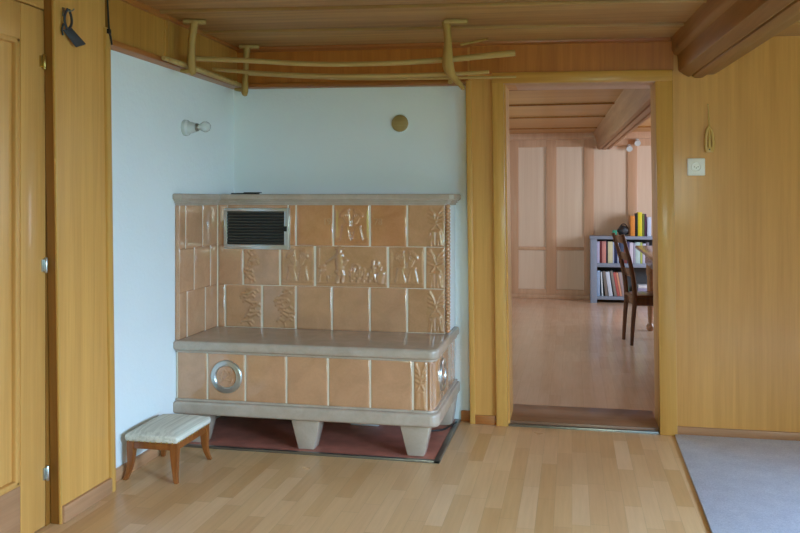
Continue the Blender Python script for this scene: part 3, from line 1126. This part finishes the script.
# hearth plate under the stove
hp = thing('hearth_plate', 'low red-brown hearth plate with grey metal edge, on the floor under the tiled stove', 'floor plate', (-1.25, 4.2, 0))
mb = MB()
mb.box(-1.925, -0.625, 3.815, 4.55, 0.0, 0.010)
mb.build('tile_bed', 'hearth', hp)
mb = MB()
mb.box(-1.925, -0.600, 3.795, 3.817, 0.0, 0.012, 0.002)
mb.box(-0.628, -0.600, 3.795, 4.55, 0.0, 0.012, 0.002)
mb.build('metal_edge', 'steel', hp)

# small black flat thing lying on top of the stove
mb = MB()
mb.box(-1.845, -1.70, 4.30, 4.36, 1.252, 1.259, 0.002)
mb.box(-1.78, -1.69, 4.32, 4.37, 1.2585, 1.263, 0.002)
single('flat_plate', mb, 'black', 'small flat black plate lying on top of the tiled stove above the grille', 'plate', (-1.77, 4.33, 1.252))
# flat pale box on the hearth plate behind the front legs
mb = MB()
mb.box(-1.165, -1.010, 4.31, 4.42, 0.0105, 0.055, 0.006)
single('pale_box', mb, 'plastic_dark', 'flat pale grey box in the shade under the stove bench', 'box', (-1.09, 4.365, 0.0105))
mb = MB()
mb.tube([(-0.80, 4.30, 0.017), (-0.76, 4.26, 0.017), (-0.70, 4.27, 0.018), (-0.655, 4.31, 0.017), (-0.64, 4.36, 0.018), (-0.612, 4.455, 0.0185)], 0.005, 8, 2)
single('cable', mb, 'cable', 'black cable lying by the right rear foot of the stove', 'cable', (-0.70, 4.30, 0.01))

# ================================================================== THINGS IN THE NEAR ROOM
# footstool
st = thing('footstool', 'low wooden footstool with cream upholstered top, beside the stove by the white wall', 'footstool', (-1.787, 3.472, 0), R(0))
hx, hy = 0.112, 0.158
mb = MB()
mb.box(-hx - 0.012, hx + 0.012, -hy - 0.018, hy + 0.018, 0.168, 0.203, 0.012, 3)
# crown of the cushion
n = 14
t = bmesh.new()
g = []
for j in range(n + 1):
    row = []
    for i in range(n + 1):
        a, b = -1 + 2 * i / n, -1 + 2 * j / n
        zz = 0.196 + 0.024 * ((1 - a ** 4) * (1 - b ** 4)) ** 0.6
        row.append(t.verts.new((a * (hx + 0.009), b * (hy + 0.015), zz)))
    g.append(row)
for j in range(n):
    for i in range(n):
        t.faces.new((g[j][i], g[j][i + 1], g[j + 1][i + 1], g[j + 1][i]))
mb._merge(t)
mb.build('cushion', 'cushion', st, local=True, angle=50)
mb = MB()
mb.box(-hx + 0.004, hx - 0.004, -hy - 0.004, -hy + 0.012, 0.136, 0.170, 0.003)
mb.box(-hx + 0.004, hx - 0.004, hy - 0.012, hy + 0.004, 0.136, 0.170, 0.003)
mb.box(-hx - 0.004, -hx + 0.012, -hy + 0.004, hy - 0.004, 0.136, 0.170, 0.003)
mb.box(hx - 0.012, hx + 0.004, -hy + 0.004, hy - 0.004, 0.136, 0.170, 0.003)
mb.build('apron', 'wood_stool', st, local=True)
for sx in (-1, 1):
    for sy in (-1, 1):
        mb = MB()
        ring = []
        prof_l = [(0.170, 0.0, 0.017), (0.125, 0.001, 0.0165), (0.075, 0.002, 0.0135), (0.04, 0.008, 0.011), (0.015, 0.016, 0.0098), (0.0, 0.022, 0.0095)]
        tb = bmesh.new()
        for z, o, r in prof_l:
            cx, cy = sx * (hx - 0.010 + o * 0.8), sy * (hy - 0.010 + o)
            ring.append([tb.verts.new((cx + p * r, cy + q * r, z)) for p, q in ((-1, -1), (1, -1), (1, 1), (-1, 1))])
        for a, b in zip(ring, ring[1:]):
            for k in range(4):
                tb.faces.new((a[k], a[(k + 1) % 4], b[(k + 1) % 4], b[k]))
        tb.faces.new(ring[0]); tb.faces.new(ring[-1])
        bmesh.ops.recalc_face_normals(tb, faces=tb.faces)
        bmesh.ops.bevel(tb, geom=list(tb.edges), offset=0.002, segments=2, affect='EDGES')
        mb._merge(tb)
        mb.build('leg', 'wood_stool', st, local=True, angle=50)
for k in range(9):
    MB().sphere((-hx + 0.008 + k * (2 * hx - 0.016) / 8, -hy - 0.017, 0.171), 0.0036, 8).build('stud', 'brass', st, local=True)
for k in range(13):
    MB().sphere((hx + 0.011, -hy + 0.005 + k * (2 * hy - 0.01) / 12, 0.171), 0.0036, 8).build('stud', 'brass', st, local=True)

# wall lamp with a bare bulb
lp = thing('wall_lamp', 'porcelain wall lamp holder with bare clear bulb, on the white left wall', 'lamp', (-1.94, 3.93, 1.588))
mx = Matrix.Translation((-1.94, 3.93, 1.588)) @ Matrix.Rotation(R(88), 4, 'Y')
MB().lathe([(0.0, 0.0), (0.040, 0.0), (0.042, 0.006), (0.040, 0.020), (0.031, 0.028), (0.0, 0.029)], 28, mx).build('wall_rose', 'porcelain', lp)
sk = MB().lathe([(0.0, 0.026), (0.031, 0.026), (0.029, 0.040), (0.024, 0.056), (0.0235, 0.066), (0.0, 0.067)], 28, mx).build('socket', 'porcelain', lp)
MB().lathe([(0.0, 0.064), (0.0205, 0.064), (0.0205, 0.074), (0.018, 0.078), (0.0, 0.078)], 24, mx).build('socket_ring', 'steel', sk)
MB().lathe([(0.0, 0.076), (0.0135, 0.076), (0.015, 0.086), (0.022, 0.098), (0.0275, 0.111), (0.0275, 0.122), (0.022, 0.134), (0.012, 0.141), (0.0, 0.143)], 28, mx).build('bulb', 'bulb', lp)

# round flue cover
fc = thing('flue_cover', 'small round wooden cover disc on the white wall above the stove', 'cover', (-0.945, 4.565, 1.650))
my = Matrix.Translation((-0.945, 4.565, 1.650)) @ Matrix.Rotation(R(90), 4, 'X')
MB().lathe([(0.0, 0.0), (0.047, 0.0), (0.048, 0.008), (0.044, 0.015), (0.036, 0.018), (0.0, 0.019)], 32, my).build('disc', 'disk', fc)
MB().lathe([(0.045, 0.0), (0.053, 0.0), (0.052, 0.005), (0.045, 0.006)], 32, my, False).build('rim', 'plaster', fc)

# hook with black strap on the left panel
hk = thing('wall_hook', 'small metal wall hook high on the left wood panel', 'hook', (-1.885, 2.815, 1.93))
MB().box(-1.885, -1.880, 2.808, 2.820, 1.915, 1.948, 0.002).build('plate', 'steel', hk)
MB().tube([(-1.881, 2.813, 1.936), (-1.862, 2.818, 1.934), (-1.855, 2.830, 1.937), (-1.853, 2.838, 1.946)], 0.0026, 8, 2).build('hook', 'steel', hk)
sp = thing('black_strap', 'black strap with flat leather end hanging from the hook on the left wood panel', 'strap', (-1.862, 2.82, 1.92))
mb = MB()
mb.tube([(-1.863, 2.812, 1.942), (-1.869, 2.800, 1.915), (-1.870, 2.803, 1.885), (-1.866, 2.815, 1.862), (-1.860, 2.832, 1.882), (-1.860, 2.834, 1.910), (-1.863, 2.820, 1.942)], 0.0048, 8, 2)
mb.build('loop', 'leather', sp)
mb = MB()
mb.hexa([(-1.868, 2.872, 1.806), (-1.850, 2.905, 1.822), (-1.846, 2.906, 1.826), (-1.864, 2.873, 1.810)],
        [(-1.876, 2.800, 1.858), (-1.866, 2.832, 1.872), (-1.862, 2.833, 1.876), (-1.872, 2.801, 1.862)], 0.001)
mb.build('flat_end', 'leather', sp)
mb = MB()
mb.tube([(-1.874, 2.802, 1.885), (-1.878, 2.796, 1.862), (-1.876, 2.802, 1.840)], 0.0035, 8, 1)
mb.build('loose_end', 'leather', sp)

# cable and clip at the corner of the panel
cb = thing('cable', 'thin black cable running up the left wood panel edge to the ceiling', 'cable', (-1.872, 3.10, 1.87))
mb = MB()
mb.tube([(-1.870, 3.090, 2.10), (-1.869, 3.098, 2.02), (-1.869, 3.104, 1.95), (-1.868, 3.108, 1.915), (-1.867, 3.121, 1.885), (-1.870, 3.130, 1.865)], 0.004, 8, 2)
mb.build('cord', 'cable', cb)
MB().box(-1.874, -1.863, 3.096, 3.116, 1.905, 1.925, 0.002).build('clip', 'black', cb)

# light switch with socket
sw = thing('light_switch', 'white square switch and socket plate on the wood wall right of the doorway', 'switch', (0.628, YB, 1.39))
MB().box(0.584, 0.672, YB - 0.010, YB, 1.346, 1.436, 0.005, 3).build('plate', 'plastic', sw)
MB().lathe([(0.0, 0.0), (0.026, 0.0), (0.026, 0.004), (0.023, 0.005), (0.020, 0.002), (0.0, 0.002)], 28, Matrix.Translation((0.628, YB - 0.0095, 1.391)) @ Matrix.Rotation(R(90), 4, 'X')).build('insert', 'plastic', sw)
for dx, dz in ((-0.009, 0.0), (0.009, 0.0), (0.0, -0.006)):
    MB().lathe([(0.0, 0.0), (0.003, 0.0), (0.003, 0.0006), (0.0, 0.0006)], 12, Matrix.Translation((0.628 + dx, YB - 0.0115, 1.391 + dz)) @ Matrix.Rotation(R(90), 4, 'X')).build('pin_hole', 'steel', sw)

# wooden shuttle hanging from a cord
sh = thing('wooden_shuttle', 'slim wooden shuttle hanging by a cord on the wall above the light switch', 'wall hanging', (0.690, YB - 0.01, 1.47))
mb = MB()
for s_ in (-1, 1):
    mb.tube([(0.690, YB - 0.010, 1.598), (0.690 + s_ * 0.012, YB - 0.011, 1.575), (0.692 + s_ * 0.018, YB - 0.011, 1.53), (0.692 + s_ * 0.018, YB - 0.011, 1.49), (0.692 + s_ * 0.014, YB - 0.011, 1.466)], [0.006, 0.008, 0.008, 0.008, 0.006], 8, 1)
mb.box(0.678, 0.708, YB - 0.017, YB - 0.004, 1.466, 1.494, 0.004)
mb.tube([(0.691, YB - 0.010, 1.59), (0.692, YB - 0.010, 1.49)], [0.005, 0.007], 8)
mb.build('frame', 'shuttle', sh)
MB().sphere((0.692, YB - 0.017, 1.480), 0.004, 8).build('pin', 'black', sh)
mb = MB()
mb.tube([(0.690, YB - 0.010, 1.595), (0.688, YB - 0.008, 1.65), (0.686, YB - 0.004, 1.712)], 0.0022, 6)
mb.tube([(0.692, YB - 0.010, 1.595), (0.691, YB - 0.008, 1.65), (0.686, YB - 0.004, 1.712)], 0.0022, 6)
mb.build('cord', 'cord', sh)
MB().sphere((0.686, YB - 0.004, 1.712), 0.004, 8).build('nail', 'brass', sh)

# rug
mb = MB()
mb.hexa([(0.520, 4.49, 0.0005), (2.6, 4.49, 0.0005), (2.6, 0.4, 0.0005), (0.455, 0.4, 0.0005)],
        [(0.520, 4.49, 0.010), (2.6, 4.49, 0.010), (2.6, 0.4, 0.010), (0.455, 0.4, 0.010)], 0.003)
single('rug', mb, 'rug', 'light grey wool rug on the parquet below the right wood wall', 'rug', (1.5, 2.4, 0.0))


# drying rack over the stove: three forked branches carry long peeled poles
def hanger(x, y, bottom, label, pts, rad, fork=None, twig=None, turn=0.0):
    h = thing('branch_hanger', label, 'hanger', (x, y, bottom), 0, 'forked branch hangers under the ceiling')
    mb = MB()
    mb.tube(pts, rad, 10, 2)
    if fork:
        mb.tube(fork[0], fork[1], 10, 2)
    mb.build('branch', 'wood_branch', h)
    if twig:
        MB().tube(twig, [0.007, 0.005], 8).build('twig', 'wood_branch', h)
    z = zc(x)
    mb = MB()
    mb.box(-0.035, 0.075, -0.022, 0.022, -0.022, -0.003, 0.005, mat=Matrix.Translation((x, y, z)) @ Matrix.Rotation(turn, 4, 'Z'))
    mb.build('mount', 'wood_pole', h)
    return h


za, zb2, zcc = zc(-1.8), zc(-1.8), zc(-0.55)
hanger(-1.812, 3.735, 1.83, 'forked branch hanger on the ceiling nearest the left wood panel',
       [(-1.79, 3.735, za - 0.01), (-1.800, 3.735, 2.03), (-1.806, 3.733, 1.96), (-1.808, 3.735, 1.90), (-1.804, 3.735, 1.862), (-1.800, 3.735, 1.840), (-1.795, 3.735, 1.828)],
       [0.020, 0.019, 0.018, 0.021, 0.020, 0.018, 0.012],
       ([(-1.804, 3.735, 1.862), (-1.815, 3.735, 1.846), (-1.840, 3.735, 1.846), (-1.862, 3.735, 1.848)], [0.012, 0.012, 0.011, 0.008]), turn=0.4)
hanger(-1.80, 4.40, 1.80, 'forked branch hanger on the ceiling in the corner above the stove',
       [(-1.79, 4.40, zb2 - 0.01), (-1.795, 4.40, 2.03), (-1.798, 4.40, 1.97), (-1.802, 4.40, 1.90), (-1.804, 4.40, 1.85), (-1.800, 4.385, 1.822), (-1.79, 4.375, 1.810)],
       [0.022, 0.017, 0.015, 0.016, 0.020, 0.020, 0.012],
       ([(-1.804, 4.40, 1.850), (-1.818, 4.40, 1.842), (-1.842, 4.40, 1.842), (-1.864, 4.40, 1.846)], [0.012, 0.013, 0.011, 0.008]), turn=0.35)
hanger(-0.56, 3.90, 1.74, 'forked branch hanger on the ceiling above the stove end, near the doorway',
       [(-0.585, 3.90, zcc - 0.01), (-0.580, 3.90, 2.02), (-0.575, 3.90, 1.96), (-0.578, 3.90, 1.89), (-0.574, 3.90, 1.84), (-0.545, 3.895, 1.795), (-0.510, 3.89, 1.758), (-0.500, 3.885, 1.742)],
       [0.022, 0.018, 0.019, 0.026, 0.028, 0.016, 0.012, 0.010],
       ([(-0.565, 3.90, 1.78), (-0.562, 3.93, 1.792), (-0.560, 3.965, 1.798), (-0.558, 3.985, 1.83)], [0.012, 0.012, 0.010, 0.008]),
       twig=[(-0.530, 4.0, 1.972), (-0.405, 4.05, 2.005)], turn=0.2)


def pole(name, pts, rad, label, loc):
    mb = MB()
    mb.tube(pts, rad, 10, 3)
    return single(name, mb, 'wood_pole', label, 'pole', loc, 'peeled poles of the drying rack')


pole('wooden_pole', [(-1.842, 3.52, 1.874), (-1.843, 3.75, 1.876), (-1.843, 4.05, 1.876), (-1.843, 4.36, 1.872), (-1.843, 4.44, 1.872)], [0.010, 0.0135, 0.0135, 0.013, 0.011],
     'short peeled pole along the left white wall, lying in two branch hangers', (-1.82, 3.98, 1.86))
pole('wooden_pole', [(-1.84, 3.80, 1.918), (-1.60, 3.83, 1.908), (-1.25, 3.87, 1.880), (-0.90, 3.90, 1.876), (-0.60, 3.955, 1.893), (-0.264, 3.965, 1.918)], [0.0125, 0.0125, 0.012, 0.012, 0.0135, 0.0155],
     'long peeled pole hanging highest over the stove, its thick end above the doorway', (-1.05, 3.88, 1.87))
pole('wooden_pole', [(-1.84, 4.06, 1.906), (-1.55, 4.02, 1.868), (-1.2, 3.98, 1.837), (-0.85, 3.96, 1.825), (-0.55, 3.94, 1.822), (-0.385, 3.93, 1.826)], [0.010, 0.011, 0.0115, 0.0115, 0.0105, 0.008],
     'long peeled pole hanging lower over the stove, ending left of the doorway frame', (-1.1, 3.98, 1.82))
pole('wooden_pole', [(-1.70, 4.20, 1.895), (-1.2, 4.12, 1.845), (-0.8, 4.06, 1.825), (-0.264, 4.02, 1.812)], [0.006, 0.008, 0.008, 0.006],
     'thin peeled pole behind the lower long pole, its tip over the doorway frame', (-1.0, 4.1, 1.81))

# ================================================================== FAR ROOM
bc = thing('bookcase', 'low grey-blue bookcase against the panelled wall of the far room', 'bookcase', (0.75, 10.25, 0))
BY0, BY1 = 10.11, 10.40
mb = MB().box(0.205, 1.262, BY0 - 0.006, BY1, 0.755, 0.793, 0.004)
mb.build('top', 'shelf', bc)
MB().box(0.215, 0.290, BY0, BY1, 0.0, 0.757, 0.003).build('side', 'shelf', bc)
MB().box(1.20, 1.25, BY0, BY1, 0.0, 0.757, 0.003).build('side', 'shelf', bc)
MB().box(0.288, 1.202, BY0 + 0.005, BY1 - 0.01, 0.425, 0.470, 0.003).build('shelf', 'shelf', bc)
MB().box(0.288, 1.202, BY0 + 0.005, BY1 - 0.01, 0.040, 0.078, 0.003).build('shelf', 'shelf', bc)
MB().box(0.288, 1.202, BY1 - 0.012, BY1 - 0.002, 0.03, 0.757).build('back_board', 'shelf_back', bc)


def book(x0, w, h, z, col, label, group, depth=0.17, tilt=0.0, y=None):
    name = 'book'
    y = BY0 + 0.045 if y is None else y
    b = thing(name, label, 'book', (x0, y, z), 0, group)
    m = plain('book_cover_' + col.strip('#'), col, 0.5, 0, 0.05)
    mat = Matrix.Rotation(tilt, 4, 'Y')
    mb = MB()
    mb.box(0.0, 0.003, 0.0, depth, 0.0, h, 0.001, mat=mat)
    mb.box(w - 0.003, w, 0.0, depth, 0.0, h, 0.001, mat=mat)
    mb.box(0.0, w, -0.002, 0.003, 0.0, h, 0.001, mat=mat)
    mb.build('cover', m, b, local=True)
    MB().box(0.003, w - 0.003, 0.003, depth - 0.004, 0.003, h - 0.003, mat=mat).build('pages', 'paper', b, local=True)
    return b


up = [(0.292, 0.030, 0.255, '#c9c4dc', 'lilac-white book first from the left on the upper shelf'),
      (0.324, 0.024, 0.262, '#6d2626', 'dark red book second from the left on the upper shelf'),
      (0.350, 0.046, 0.258, '#d08a80', 'thick pink-red book third from the left on the upper shelf'),
      (0.399, 0.016, 0.262, '#242436', 'slim navy book right of the thick pink-red one on the upper shelf'),
      (0.418, 0.055, 0.255, '#d8cfa6', 'thick cream book on the upper shelf, left of the blue books'),
      (0.476, 0.012, 0.250, '#bfc6dd', 'slim pale blue book right of the thick cream one'),
      (0.490, 0.034, 0.258, '#1f2b52', 'navy blue book on the upper shelf behind the chair back, left one'),
      (0.527, 0.014, 0.255, '#b9c3d8', 'slim light grey book between two navy books on the upper shelf'),
      (0.543, 0.022, 0.255, '#2a3254', 'dark blue book just left of the chair back on the upper shelf'),
      (0.568, 0.030, 0.248, '#4a5570', 'grey-blue book partly behind the chair back on the upper shelf'),
      (0.602, 0.034, 0.252, '#8a4a46', 'brown-red book behind the chair back on the upper shelf'),
      (0.640, 0.026, 0.256, '#4f4a70', 'violet book seen between the chair back posts on the upper shelf'),
      (0.668, 0.040, 0.245, '#d9cfdc', 'mauve-white book seen between the chair posts on the upper shelf'),
      (0.712, 0.020, 0.240, '#a9a6b8', 'grey book right of the mauve-white one on the upper shelf'),
      (0.734, 0.052, 0.250, '#bfd6d2', 'thick pale teal book on the upper shelf right of the chair back'),
      (0.789, 0.022, 0.248, '#b5c46a', 'yellow-green book on the upper shelf left of the table'),
      (0.814, 0.038, 0.235, '#cfcbe0', 'pale lilac book on the upper shelf above the table corner'),
      (0.856, 0.030, 0.250, '#77707c', 'dark grey book farthest right visible on the upper shelf')]
for x0, w, h, c, l in up:
    book(x0, w, h, 0.4706, c, l, 'books on the upper shelf')
lw = [(0.292, 0.034, 0.300, '#a9c0dc', 'pale blue book first from the left on the lower shelf', 0.0),
      (0.347, 0.016, 0.285, '#dfe3e6', 'slim white book second from the left on the lower shelf', -0.05),
      (0.388, 0.033, 0.292, '#837870', 'grey-brown leaning book on the lower shelf, third from left', -0.11),
      (0.430, 0.044, 0.288, '#d6dbe6', 'thick white leaning book in the lower shelf middle', -0.14),
      (0.492, 0.030, 0.300, '#8e867e', 'grey leaning book right of the thick white one on the lower shelf', -0.17),
      (0.527, 0.028, 0.285, '#c4645c', 'red leaning book on the lower shelf', -0.18),
      (0.560, 0.022, 0.282, '#e0a080', 'orange-pink leaning book right of the red one on the lower shelf', -0.18),
      (0.587, 0.030, 0.285, '#b09a98', 'grey-pink leaning book on the lower shelf, left of the green one', -0.18),
      (0.622, 0.016, 0.285, '#e4e4de', 'slim white leaning book beside the green one on the lower shelf', -0.18),
      (0.643, 0.034, 0.285, '#2f6a58', 'dark green leaning book behind the chair on the lower shelf', -0.18)]
for x0, w, h, c, l, tl in lw:
    book(x0, w, h, 0.078 + abs(math.sin(min(tl, 0))) * w * 0.0 + 0.0005, c, l, 'books on the lower shelf', tilt=tl)
# paper stacks lying to the right
for k in range(4):
    mb = MB().box(0.760 + 0.006 * (k % 2), 0.93 - 0.004 * k, BY0 + 0.04, BY0 + 0.22, 0.0785 + k * 0.034, 0.0785 + k * 0.034 + 0.0335, 0.003)
    single('magazine_pile', mb, plain('pile_%d' % k, ('#8a86a8', '#c9c6d6', '#a19ab4', '#e2e0e4')[k], 0.6, 0, 0.1),
           ('lowest lilac-grey magazine bundle lying on the lower shelf', 'second lying magazine bundle from the shelf board, pale lilac', 'third lying magazine bundle from the shelf board, mauve', 'topmost white magazine bundle lying on the lower shelf')[k],
           'magazines', (0.84, BY0 + 0.13, 0.0785 + k * 0.034), 'lying magazine bundles')
tp = [(0.676, 0.050, 0.240, '#dd8a3a', 'orange book standing leftmost on the bookcase top'),
      (0.732, 0.024, 0.270, '#191919', 'black book standing on the bookcase top beside the orange one'),
      (0.760, 0.048, 0.282, '#e0cf2e', 'yellow book, tallest on the bookcase top'),
      (0.811, 0.022, 0.266, '#6a7a34', 'olive green book standing right of the yellow one'),
      (0.836, 0.020, 0.262, '#4d2440', 'dark purple book standing on the bookcase top'),
      (0.866, 0.044, 0.225, '#c6cfe4', 'pale blue book standing last on the bookcase top')]
for x0, w, h, c, l in tp:
    book(x0, w, h, 0.7935, c, l, 'books standing on the bookcase top', y=BY0 + 0.03)
mb = MB().box(0.470, 0.522, 10.14, 10.19, 0.7935, 0.862, 0.006)
single('green_box', mb, plain('green_paint', '#2f9a7a', 0.4), 'small green box on the bookcase top, left of the dark bag', 'box', (0.496, 10.165, 0.7935))
mb = MB()
t = bmesh.new()
bmesh.ops.create_icosphere(t, subdivisions=3, radius=1)
for v in t.verts:
    c = v.co
    f = 1 + 0.12 * math.sin(5 * c.x + 3 * c.y) * math.cos(4 * c.z)
    v.co = Vector((0.598 + 0.068 * c.x * f, 10.20 + 0.06 * c.y * f, 0.7935 + 0.062 + 0.062 * max(c.z * f, -1.0)))
mb._merge(t)
mb.tube([(0.56, 10.20, 0.90), (0.58, 10.20, 0.935), (0.62, 10.20, 0.935), (0.64, 10.20, 0.90)], 0.006, 8, 2)
single('dark_bag', mb, 'leather', 'small black bag on the bookcase top between green box and orange book', 'bag', (0.598, 10.20, 0.7935))

# chair seen from the side, at the table
ch = thing('dining_chair', 'dark brown wooden chair with slanted ladder back, pulled up to the table', 'chair', (0.655, 7.39, 0), R(9))
W2, D2 = 0.172, 0.20
SEAT = 0.42
for sy in (-1, 1):
    mb = MB()
    mb.tube([(-D2 + 0.010, sy * W2 * 0.88, 0.0), (-D2 + 0.022, sy * W2 * 0.9, 0.22), (-D2 + 0.04, sy * W2 * 0.92, 0.42), (-D2 + 0.004, sy * W2 * 0.98, 0.66), (-D2 - 0.075, sy * W2 * 1.1, 0.93)], [0.015, 0.019, 0.021, 0.019, 0.015], 8, 2)
    mb.build('back_leg', 'wood_chair', ch, local=True)
    mb = MB()
    mb.tube([(D2 - 0.01, sy * W2, 0.0), (D2 - 0.015, sy * W2, 0.20), (D2 - 0.02, sy * W2, 0.40)], [0.013, 0.017, 0.02], 8)
    mb.build('front_leg', 'wood_chair', ch, local=True)
mb = MB()
mb.prism([(-D2 + 0.02, -W2 * 0.95), (D2 + 0.02, -W2 * 1.12), (D2 + 0.02, W2 * 1.12), (-D2 + 0.02, W2 * 0.95)], SEAT - 0.028, SEAT, 0.008, 3)
mb.build('seat', 'wood_chair', ch, local=True)
mb = MB()
for sy in (-1, 1):
    mb.box(-D2 + 0.045, D2 - 0.02, sy * W2 * 0.94 - 0.01, sy * W2 * 0.94 + 0.01, SEAT - 0.085, SEAT - 0.026, 0.003)
mb.box(-D2 + 0.03, -D2 + 0.05, -W2 * 0.9, W2 * 0.9, SEAT - 0.085, SEAT - 0.026, 0.003)
mb.box(D2 - 0.03, D2 - 0.01, -W2, W2, SEAT - 0.085, SEAT - 0.026, 0.003)
mb.build('seat_rail', 'wood_chair', ch, local=True)
for zz, xx in ((0.885, -D2 - 0.062), (0.74, -D2 - 0.020), (0.60, -D2 + 0.014)):
    mb = MB()
    mb.hexa([(xx + 0.002, -W2 * 0.97, zz - 0.032), (xx + 0.018, -W2 * 0.97, zz - 0.032), (xx + 0.018, W2 * 0.97, zz - 0.032), (xx + 0.002, W2 * 0.97, zz - 0.032)],
            [(xx - 0.012, -W2 * 0.97, zz + 0.032), (xx + 0.004, -W2 * 0.97, zz + 0.032), (xx + 0.004, W2 * 0.97, zz + 0.032), (xx - 0.012, W2 * 0.97, zz + 0.032)], 0.003)
    mb.build('back_slat', 'wood_chair', ch, local=True)

# table
tb_ = thing('dining_table', 'brown wooden table with turned legs, half hidden by the right door jamb', 'table', (1.10, 7.40, 0))
MB().box(0.605, 1.55, 6.40, 8.42, 0.747, 0.775, 0.008, 3).build('table_top', 'wood_table', tb_)
MB().box(0.672, 0.695, 6.55, 8.10, 0.625, 0.747, 0.003).build('apron', 'wood_table', tb_)
MB().box(1.475, 1.50, 6.55, 8.10, 0.625, 0.747, 0.003).build('apron', 'wood_table', tb_)
MB().box(0.70, 1.47, 6.55, 6.575, 0.625, 0.747, 0.003).build('apron', 'wood_table', tb_)
MB().box(0.70, 1.47, 8.075, 8.10, 0.625, 0.747, 0.003).build('apron', 'wood_table', tb_)
dr = MB().box(0.665, 0.673, 6.75, 7.30, 0.638, 0.735, 0.003).build('drawer', 'wood_table', tb_)
MB().sphere((0.656, 7.02, 0.690), 0.014, 12).build('knob', 'black', dr)
for lx in (0.715, 1.46):
    for ly in (6.60, 8.05):
        MB().lathe([(0.0, 0.0), (0.020, 0.0), (0.036, 0.02), (0.038, 0.045), (0.022, 0.068), (0.019, 0.08), (0.024, 0.16), (0.031, 0.42), (0.028, 0.50), (0.038, 0.54), (0.038, 0.64), (0.0, 0.64)], 20, Matrix.Translation((lx, ly, 0))).build('leg', 'wood_table', tb_)

# two small spot lamps at the top of the far wall
for x, z, l in ((0.679, 1.868, 'small white spot lamp on the far wall, lower left of the two'), (0.773, 1.935, 'small white spot lamp on the far wall, upper right of the two')):
    s_ = thing('spot_lamp', l, 'lamp', (x, YF - 0.022, z), 0, 'spot lamps on the far wall')
    my = Matrix.Translation((x, YF - 0.022, z)) @ Matrix.Rotation(R(90), 4, 'X')
    MB().lathe([(0.0, 0.0), (0.026, 0.0), (0.026, 0.010), (0.0, 0.012)], 20, my).build('base', 'porcelain', s_)
    MB().tube([(x, YF - 0.03, z), (x, YF - 0.06, z - 0.005)], 0.007, 8).build('arm', 'porcelain', s_)
    m2 = Matrix.Translation((x, YF - 0.055, z - 0.012)) @ Matrix.Rotation(R(115), 4, 'X')
    MB().lathe([(0.0, -0.02), (0.020, -0.015), (0.030, 0.015), (0.036, 0.05), (0.030, 0.05), (0.0, 0.04)], 20, m2).build('lamp_head', 'porcelain', s_)
